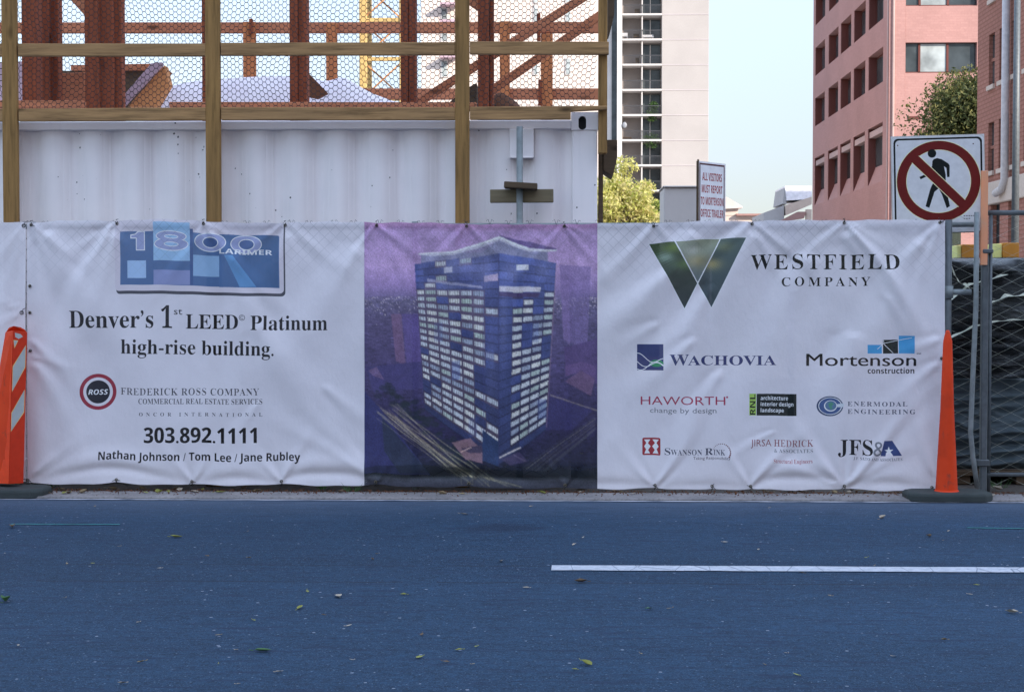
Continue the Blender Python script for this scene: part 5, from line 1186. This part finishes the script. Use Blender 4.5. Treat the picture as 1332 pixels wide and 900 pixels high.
# ------------------------------------------------------------------ wrapped materials behind the gate
m = Mat('black_plastic_wrap', .2, 0, .8); n = m.noise(3, m.co((1, 1, 2.6)), 6, .6); m.base(m.ramp(n, [(.3, (.006, .007, .008)), (.56, (.018, .021, .023)), (.62, (.10, .11, .12)), (.68, (.03, .034, .038))])); m.bump(m.noise(5, m.co((.8, 1, 3)), 7, .6), 1.0, .12); M['wrap'] = m.m  # pale grey ramp band paints the crumple highlights of the wrap
m = Mat('dusty_grey_wrap', .6, 0, .4); n = m.noise(3, m.co((1, 1, 3)), 6, .6); m.base(m.ramp(n, [(.3, pc(40, 50, 66)), (.7, pc(62, 74, 92))])); m.bump(m.noise(6, m.co((.6, 1, 3)), 6, .6), .6, .05); M['wrap2'] = m.m
M['strap'] = flat('pale_wrap_edge', pc(168, 174, 186), .4)
def bundle(name, label, x0, x1, y0, y1, z0, z1, mat, folds, seed, amp):
    rg = np.random.default_rng(seed); nx, nz = 70, 60
    X, Z = np.meshgrid(np.linspace(x0, x1, nx), np.linspace(z0, z1, nz)); Dp = np.zeros_like(X)
    for k in range(folds):
        a = rg.uniform(-.25, .25); c = rg.uniform(z0, z1); w = rg.uniform(.008, .03); s = Z - c - a * (X - (x0 + x1) / 2) - .02 * np.sin(X * rg.uniform(4, 14) + rg.uniform(0, 6)); ex_ = np.exp(-((X - rg.uniform(x0, x1)) / rg.uniform(.2, .6)) ** 2)
        Dp += amp * rg.uniform(.3, 1) * ex_ * np.exp(-(s / w) ** 2)
    Dp = .11 * np.tanh(Dp / .11) + .02 * np.sin(Z * 22); edge = np.minimum((Z - z0) / .05, (z1 - Z) / .05).clip(0, 1) ** .5; Y = y0 - Dp + .05 * (1 - edge)
    vs = np.stack([X, Y, Z], -1).reshape(-1, 3).tolist(); f = [(j * nx + i, j * nx + i + 1, (j + 1) * nx + i + 1, (j + 1) * nx + i) for j in range(nz - 1) for i in range(nx - 1)]
    b = MB(); b.add(vs, f); nn = len(vs); top = [(nz - 1) * nx + i for i in range(nx)]
    b.v += [(b.v[i][0], y1, z1 + .03 * math.sin(i * .3)) for i in top]; b.f += [(top[i], top[i + 1], nn + i + 1, nn + i) for i in range(nx - 1)]; b.mi += [0] * (nx - 1)
    lft = [j * nx for j in range(nz)]; n2 = len(b.v); b.v += [(b.v[i][0], y1, b.v[i][2]) for i in lft]; b.f += [(lft[j], lft[j + 1], n2 + j + 1, n2 + j) for j in range(nz - 1)]; b.mi += [0] * (nz - 1)
    t = thing(name, label, 'bundle', ((x0 + x1) / 2, y0, z0)); b.build('plastic_wrap', mat, t, smooth=True, recalc=False); return t
xa_, xb_ = U(1226, 400, .5).x, U(1400, 400, .5).x
zz = [zY(p_, .5, 1280) for p_ in (632, 492, 340)]
t1 = bundle('wrapped_bundle', 'dusty blue grey plastic wrapped bundle at the bottom of the stack behind the gate', xa_, xb_, .5, 2.0, .10, zz[1], M['wrap2'], 26, 3, .05)
t2 = bundle('wrapped_bundle', 'glossy black plastic wrapped bundle on top of the dusty grey one behind the gate', xa_ - .01, xb_, .42, 2.0, zz[1] + .003, zz[2] + .02, M['wrap'], 90, 4, .09)
rg = random.Random(4)
for (pts_, w) in (([(1236, 392), (1262, 371), (1288, 364), (1312, 357)], .014), ([(1237, 440), (1268, 425), (1300, 418), (1332, 416), (1360, 415)], .010), ([(1286, 396), (1310, 386), (1345, 384)], .020), ([(1238, 345), (1246, 366), (1262, 376)], .03)):
    b = MB(); q = [U(x, y, .27) for x, y in pts_]
    for i in range(len(q) - 1):
        A, B_ = q[i], q[i + 1]; n_ = 6
        for k in range(n_):
            u0, u1 = k / n_, (k + 1) / n_; p0, p1 = A.lerp(B_, u0), A.lerp(B_, u1); h0, h1 = w * (.6 + .5 * math.sin((i * n_ + k) * 1.3)), w * (.6 + .5 * math.sin((i * n_ + k + 1) * 1.3))
            b.add([p0, p1, p1 + Vector((0, .05, h1)), p0 + Vector((0, .05, h0))], [(0, 1, 2, 3)])
    b.build('wrap_flap', M['strap'], t2, recalc=False, smooth=True)  # pale edges of the wrap, doubling as painted crumple highlights
M['ybox'] = flat('yellow_block_paint', pc(150, 102, 44), .7); M['ybox_end'] = flat('pale_block_end', pc(206, 178, 130), .7)
for k, (a, c, e, t_, bt, y_) in enumerate(((1246, 1252, 1270, 318, 339, .75), (1294, 1305, 1326, 316, 341, .7))):
    z1_, z0_ = zY(t_, y_, 1280), zz[2] + .03
    lab = ('small yellow block on the black bundle, directly under the pedestrian sign', 'larger yellow block on the black bundle, with a pale end, by the thin gate post')[k]
    yb = thing('yellow_block', lab, 'block', tuple(U((a + e) / 2, bt, y_))); yb.location.z = z0_
    b = MB(); b.box(U(c, t_, y_).x, U(e, t_, y_).x, y_, y_ + .25, z0_, z1_); b.build('block_body', M['ybox'], yb, bevel=.004)
    b = MB(); b.box(U(a, t_, y_).x, U(c, t_, y_).x - .003, y_ + .02, y_ + .25, z0_, z1_ - .006); b.build('block_end', M['ybox_end'], yb, bevel=.003)
b = MB(); b.box(xa_ + .02, xb_, .45, 1.9, .06, .095)
for x in (xa_ + .1, xa_ + .5, xa_ + .85): b.box(x, x + .09, .47, 1.9, .0, .0595)
o = b.build('pallet', M['dark_wood'], None, bevel=.004); tag(o, 'dark timber pallet under the wrapped bundles behind the gate', 'pallet')

# ------------------------------------------------------------------ cone and delineator
M['orange'] = Mat('orange_cone_plastic', .6, 0, .15); m = M['orange']; m.base(m.ramp(m.noise(5, detail=6), [(.25, (.54, .046, .014)), (.5, (.72, .058, .014)), (.75, (.78, .075, .02))]))
scf = m.noise(14, m.co((1, 1, .5)), 6, .7); clr = m.p.inputs['Base Color'].links[0].from_socket
m.base(m.mix(m.ramp(scf, [(.58, (0, 0, 0)), (.70, (.65, .65, .65))]), clr, (.16, .06, .045))); M['orange'] = m.m
def slab_base(name, par, cx, cy, w, d, h):
    b = MB(); z0 = -.008
    P = [(w / 2, d / 2 - .06), (w / 2 - .06, d / 2), (-w / 2 + .06, d / 2), (-w / 2, d / 2 - .06), (-w / 2, -d / 2 + .06), (-w / 2 + .06, -d / 2), (w / 2 - .06, -d / 2), (w / 2, -d / 2 + .06)]
    n = 8; vs = [(cx + x, cy + y, z0) for x, y in P] + [(cx + x, cy + y, z0 + h * .75) for x, y in P] + [(cx + x * .95, cy + y * .93, z0 + h) for x, y in P]
    f = [tuple(range(n - 1, -1, -1)), tuple(range(2 * n, 3 * n))] + [(l * n + i, l * n + (i + 1) % n, (l + 1) * n + (i + 1) % n, (l + 1) * n + i) for l in (0, 1) for i in range(n)]
    b.add(vs, f); return b.build(name, M['rubber'], par, bevel=.006)
yc_ = -.27
cn = thing('traffic_cone', 'tall slim plain orange cone on a black rubber base, at the banner corner', 'cone', tuple(U(1231, 645, yc_))); cn.location.z = 0
pc_ = U(1231, 637, yc_); xl, xr = U(1217, 637, yc_).x, U(1245.5, 637, yc_).x; xt = U(1232.8, 430, yc_).x; ztp = zY(429.5, yc_, 1232)
b = MB(); rb_ = (xr - xl) / 2; cxb = (xl + xr) / 2; rt = .016
prof_ = [(0.0, rb_), (.02, rb_ * .985), (.5, (rb_ + rt) / 2), (.93, rt + .012), (.965, rt + .004), (.985, rt * .92), (1.0, rt * .55)]
n = 28; vs = []
for t, r in prof_:
    x = cxb + (xt - cxb) * t; z = .048 + (ztp - .048) * t; vs += [(x + r * math.cos(2 * math.pi * k / n), yc_ + r * math.sin(2 * math.pi * k / n), z) for k in range(n)]
b.add(vs, [(i * n + k, i * n + (k + 1) % n, (i + 1) * n + (k + 1) % n, (i + 1) * n + k) for i in range(len(prof_) - 1) for k in range(n)] + [tuple(range((len(prof_) - 1) * n, len(prof_) * n))]); b.build('cone_body', M['orange'], cn, smooth=True)
b = MB(); b.tube([(cxb, yc_, .047), (cxb, yc_, .055)], [rb_ + .008, rb_ + .002], 28); b.build('cone_collar', M['orange'], cn, smooth=False)
slab_base('rubber_base', cn, U(1232, 640, yc_).x, yc_, .53, .28, .055)

yd = -.24
dl = thing('delineator', 'orange striped delineator board with a rounded top, on a black rubber base', 'delineator', tuple(U(10, 640, yd))); dl.location.z = 0
# two faces meeting at a front edge: striped face turned one way, plain orange face the other
zT, zB = zY(425, yd, 20), zY(629, yd, 10)
E0, E1 = U(11.5, 629, yd - .04), U(17.0, 430, yd - .04)      # front edge, bottom and top
Rt0, Rt1 = U(30.2, 628, yd + .05), U(35.3, 432, yd + .05)    # right edge of the striped face
Lf0, Lf1 = U(-26, 628, yd + .10), U(7.5, 432, yd + .06)
b = MB()
apex = [U(11, 425.5, yd + .03), U(18, 424.2, yd + .0), U(27, 425, yd + .02), U(32.5, 428, yd + .04)]
vs = [E0, E1, Rt0, Rt1, Lf0, Lf1, (Rt0 + Lf0) / 2 + Vector((0, .05, 0)), (Rt1 + Lf1) / 2 + Vector((0, .03, 0))] + apex
b.add(vs, [(0, 2, 3, 1), (4, 0, 1, 5), (2, 6, 7, 3), (6, 4, 5, 7), (1, 3, 11, 10, 9, 8, 5), (5, 8, 9, 10, 11, 3, 7)])
b.build('board', M['orange'], dl, bevel=.004)
def face_map(A, B_, C, D, lift):
    """unit square (0..100) on the quad A (upper left) B (upper right) C (lower right) D (lower left)"""
    A, B_, C, D = [np.array(v) for v in (A, B_, C, D)]; nn = np.cross(B_ - A, D - A); nn = nn / np.linalg.norm(nn)
    if nn[1] > 0: nn = -nn
    def f(X, Y):
        u, v = (X / 100)[:, None], (Y / 100)[:, None]; P = (A * (1 - u) + B_ * u) * (1 - v) + (D * (1 - u) + C * u) * v + nn * lift
        return P, np.tile(nn, (len(X), 1))
    return f
ORc = (.66, .045, .016); ST = Print(ORc)
WS = pc(132, 140, 162); EDG = pc(226, 150, 110)
def sy(py): return (py - 431) / (629 - 431) * 100
def stripe_(y_l0, y_l1, y_r0, y_r1):
    ST.poly([(3, y_l0 - .6), (93, y_r0 - .6), (93, y_r1 + .6), (3, y_l1 + .6)], EDG); ST.poly([(6, y_l0), (90, y_r0), (90, y_r1), (6, y_l1)], WS)
stripe_(sy(478), sy(509), sy(449), sy(476)); stripe_(sy(538), sy(560.5), sy(507), sy(535))
ST.poly([(4, sy(443)), (38, sy(443)), (12, sy(454))], EDG); ST.poly([(7, sy(443.6)), (33, sy(443.6)), (12, sy(452))], WS)
ST.poly([(12, sy(433.5)), (52, sy(434.5)), (70, sy(437.5)), (40, sy(441)), (16, sy(439))], WS)
ST.build('striped_sheet', 0, 0, 100, 100, 25, face_map(E1, Rt1, Rt0, E0, .0015), M['plasticprint'], dl)
TXp = Print((.84, .065, .014))
V_, T_ = text_tris('INDEPENDENT TR', 'bold', 2)
a_, b_ = V_[:, 0].min(), V_[:, 0].max(); base = len(TXp.V)
# lettering runs down the plain face
for (x_, y_) in V_:
    run = (x_ - a_) / (b_ - a_); TXp.V.append((25 + 32 * run + y_ / cap_h('bold') * (38 - 17 * run), sy(474) + run * (sy(592) - sy(474))))
for tr in T_:
    f = [base + i for i in tr]; p = [TXp.V[i] for i in f]; ar = (p[1][0] - p[0][0]) * (p[2][1] - p[0][1]) - (p[2][0] - p[0][0]) * (p[1][1] - p[0][1]); TXp.F.append(f if ar > 0 else f[::-1]); TXp.C.append((.12, .02, .015))
TXp.build('lettered_sheet', 0, 0, 100, 100, 25, face_map(Lf1, E1, E0, Lf0, .0015), M['plasticprint'], dl)
slab_base('rubber_base', dl, U(2, 640, yd).x, yd, .60, .30, .058)

# ------------------------------------------------------------------ fallen leaves and gutter litter
LC = [flat('tan_leaf', (.26, .19, .10), .8), flat('brown_leaf', (.12, .075, .04), .8), flat('yellow_green_leaf', (.24, .24, .05), .8), flat('green_leaf', (.06, .14, .04), .7), flat('pale_dry_leaf', (.40, .33, .25), .8)]
def leaf_mesh(s, curl, seed):
    rg = random.Random(seed); b = MB(); out = [(-1, 0), (-.55, .34), (0, .46), (.5, .30), (1, 0), (.5, -.28), (0, -.44), (-.55, -.32)]
    P = [(x * s * rg.uniform(.9, 1.1), y * s * rg.uniform(.8, 1.2)) for x, y in out]
    vs = [(x, y, curl * s * (abs(y / s) ** 1.4 * 1.6 + .35 * (x / s) ** 2) + .002) for x, y in P] + [(-.4 * s, 0, .003), (.3 * s, 0, .003)]
    b.add(vs, [(0, 8, 1), (1, 8, 2), (2, 8, 9), (2, 9, 3), (3, 9, 4), (4, 9, 5), (5, 9, 6), (6, 9, 8), (6, 8, 7), (7, 8, 0)])
    b.tube([(-1 * s, 0, .004), (-1.5 * s, .1 * s, .006)], .0012, 4); return b
def put_leaf(px, py, s, mat, curl, seed, label, z=-.010, group='fallen leaves'):
    p = G(px, py, z); o = leaf_mesh(s, curl, seed).build('fallen_leaf', mat, None, recalc=False)
    o.location = (p.x, p.y, z); o.rotation_euler = (random.uniform(-.15, .15), random.uniform(-.15, .15), random.uniform(0, 6.28)); tag(o, label, 'leaf', group); return o
special = [(342, 847, .055, 3, .5, 'large green curled leaf on the asphalt near the camera'), (545, 855, .032, 2, .3, 'yellow leaf lying flat on the near asphalt'), (16, 686, .06, 1, .9, 'brown curled leaf by the green survey line'), (230, 699, .055, 2, .7, 'olive brown leaf on the far lane below the phone number'),
           (440, 776, .055, 4, .5, 'pair of pale dry leaf halves on the asphalt below the tar patch'), (652, 730, .045, 4, .5, 'pale leaf just short of the start of the lane line'), (755, 757, .05, 1, .8, 'dark leaf standing up just below the lane line'), (1148, 674, .05, 4, 1.0, 'pale upright leaf on the asphalt below the sponsor logos'),
           (1209, 698, .045, 1, .9, 'dark curled leaf in the lane below the orange cone'), (1316, 797, .05, 4, .7, 'pale dry leaf beside the frame edge below the lane line'), (604, 669, .045, 4, .5, 'pale leaf between the gutter and the tar patch'), (8, 782, .07, 3, 1.1, 'thin grassy leaf standing on the asphalt at the frame edge'), (845, 792, .03, 3, .6, 'small green leaf at mid asphalt'), (763, 864, .05, 2, .8, 'yellow and dark leaf pair on the near asphalt'),
           (390, 791, .04, 2, .6, 'dull olive leaf on the near asphalt below the agents names'), (1041, 743 + 2, .03, 1, .4, 'brown leaf touching the underside of the lane line')]
for k, (px, py, s, ci, cu_, lb) in enumerate(special): put_leaf(px, py, s * .62, LC[ci], cu_, 100 + k, lb)
for k in range(55):
    px = random.uniform(5, 1327); py = 655 + 240 * random.random() ** .8
    put_leaf(px, py, random.uniform(.006, .017), LC[random.choice((0, 4, 4, 0, 1, 2))], random.uniform(.1, .9), k, 'small dry leaf scrap lying on the asphalt', group='small leaf scraps on the road')
for k in range(58):
    px = random.choice((random.uniform(40, 1180), random.uniform(60, 300), random.uniform(700, 1180))); py = random.triangular(633.5, 646, 637)
    put_leaf(px, py, random.uniform(.018, .042), LC[random.choice((0, 1, 2, 4, 1, 0))], random.uniform(.3, 1.2), 300 + k, 'dry leaf caught in the gutter under the banner', z=.006, group='leaves along the gutter')
o = put_leaf(1298, 637, .05, LC[4], .8, 900, 'pale crumpled leaf by the foot of the gate', z=.006); o = put_leaf(1292, 645, .035, LC[4], .5, 901, 'white scrap of leaf beside the cone base', z=.006)
b = MB(); rg = random.Random(12)
for k in range(2600):
    px = rg.uniform(-10, 1340); y = -abs(rg.gauss(0, .10)) - .01; p = U(px, 600, 0); s = rg.uniform(.002, .007)
    leaf(b, Vector((p.x, max(-.33, y), .006 + s * .5)), s * 1.6, rg)
o = b.build('gutter_litter', [M['hole']], None, recalc=False, kind='stuff')  # dark litter, also filling in the contact shade under the banner
b = MB()
for (px, py) in ((462, 637), (420, 636), (455, 639), (70, 632), (1300, 634)):
    p = G(px, py, .004)
    for k in range(14): a = rg.uniform(0, 6.28); q = p + Vector((math.cos(a), math.sin(a), 0)) * rg.uniform(.01, .05); b.add([q, q + Vector((.006, 0, 0)), q + Vector((math.cos(a) * .05, math.sin(a) * .03, rg.uniform(.02, .07)))], [(0, 1, 2)])
o = b.build('gutter_weeds', LC[3], None, recalc=False, kind='stuff')

# ------------------------------------------------------------------ unseen building across the street, sized and placed to shade road and fence
op = thing('brick_block', 'unseen brick block across the street, placed to shade the road and the fence', 'building', (22, -30, 0))
b = MB(); b.box(11, 43, -46, -20.5, -.05, 23); b.build('wall', M['oldbrick'], op)
for i in range(5):
    for j in range(4):
        x = 13 + i * 6; z = 1.5 + j * 3.8; b = MB(); b.box(x, x + 2.2, -20.49, -20.42, z, z + 2.2); w_ = b.build('window', M['stone'], op); b = MB(); b.box(x + .15, x + 2.05, -20.415, -20.39, z + .15, z + 2.05); b.build('pane', M['glass'], w_)
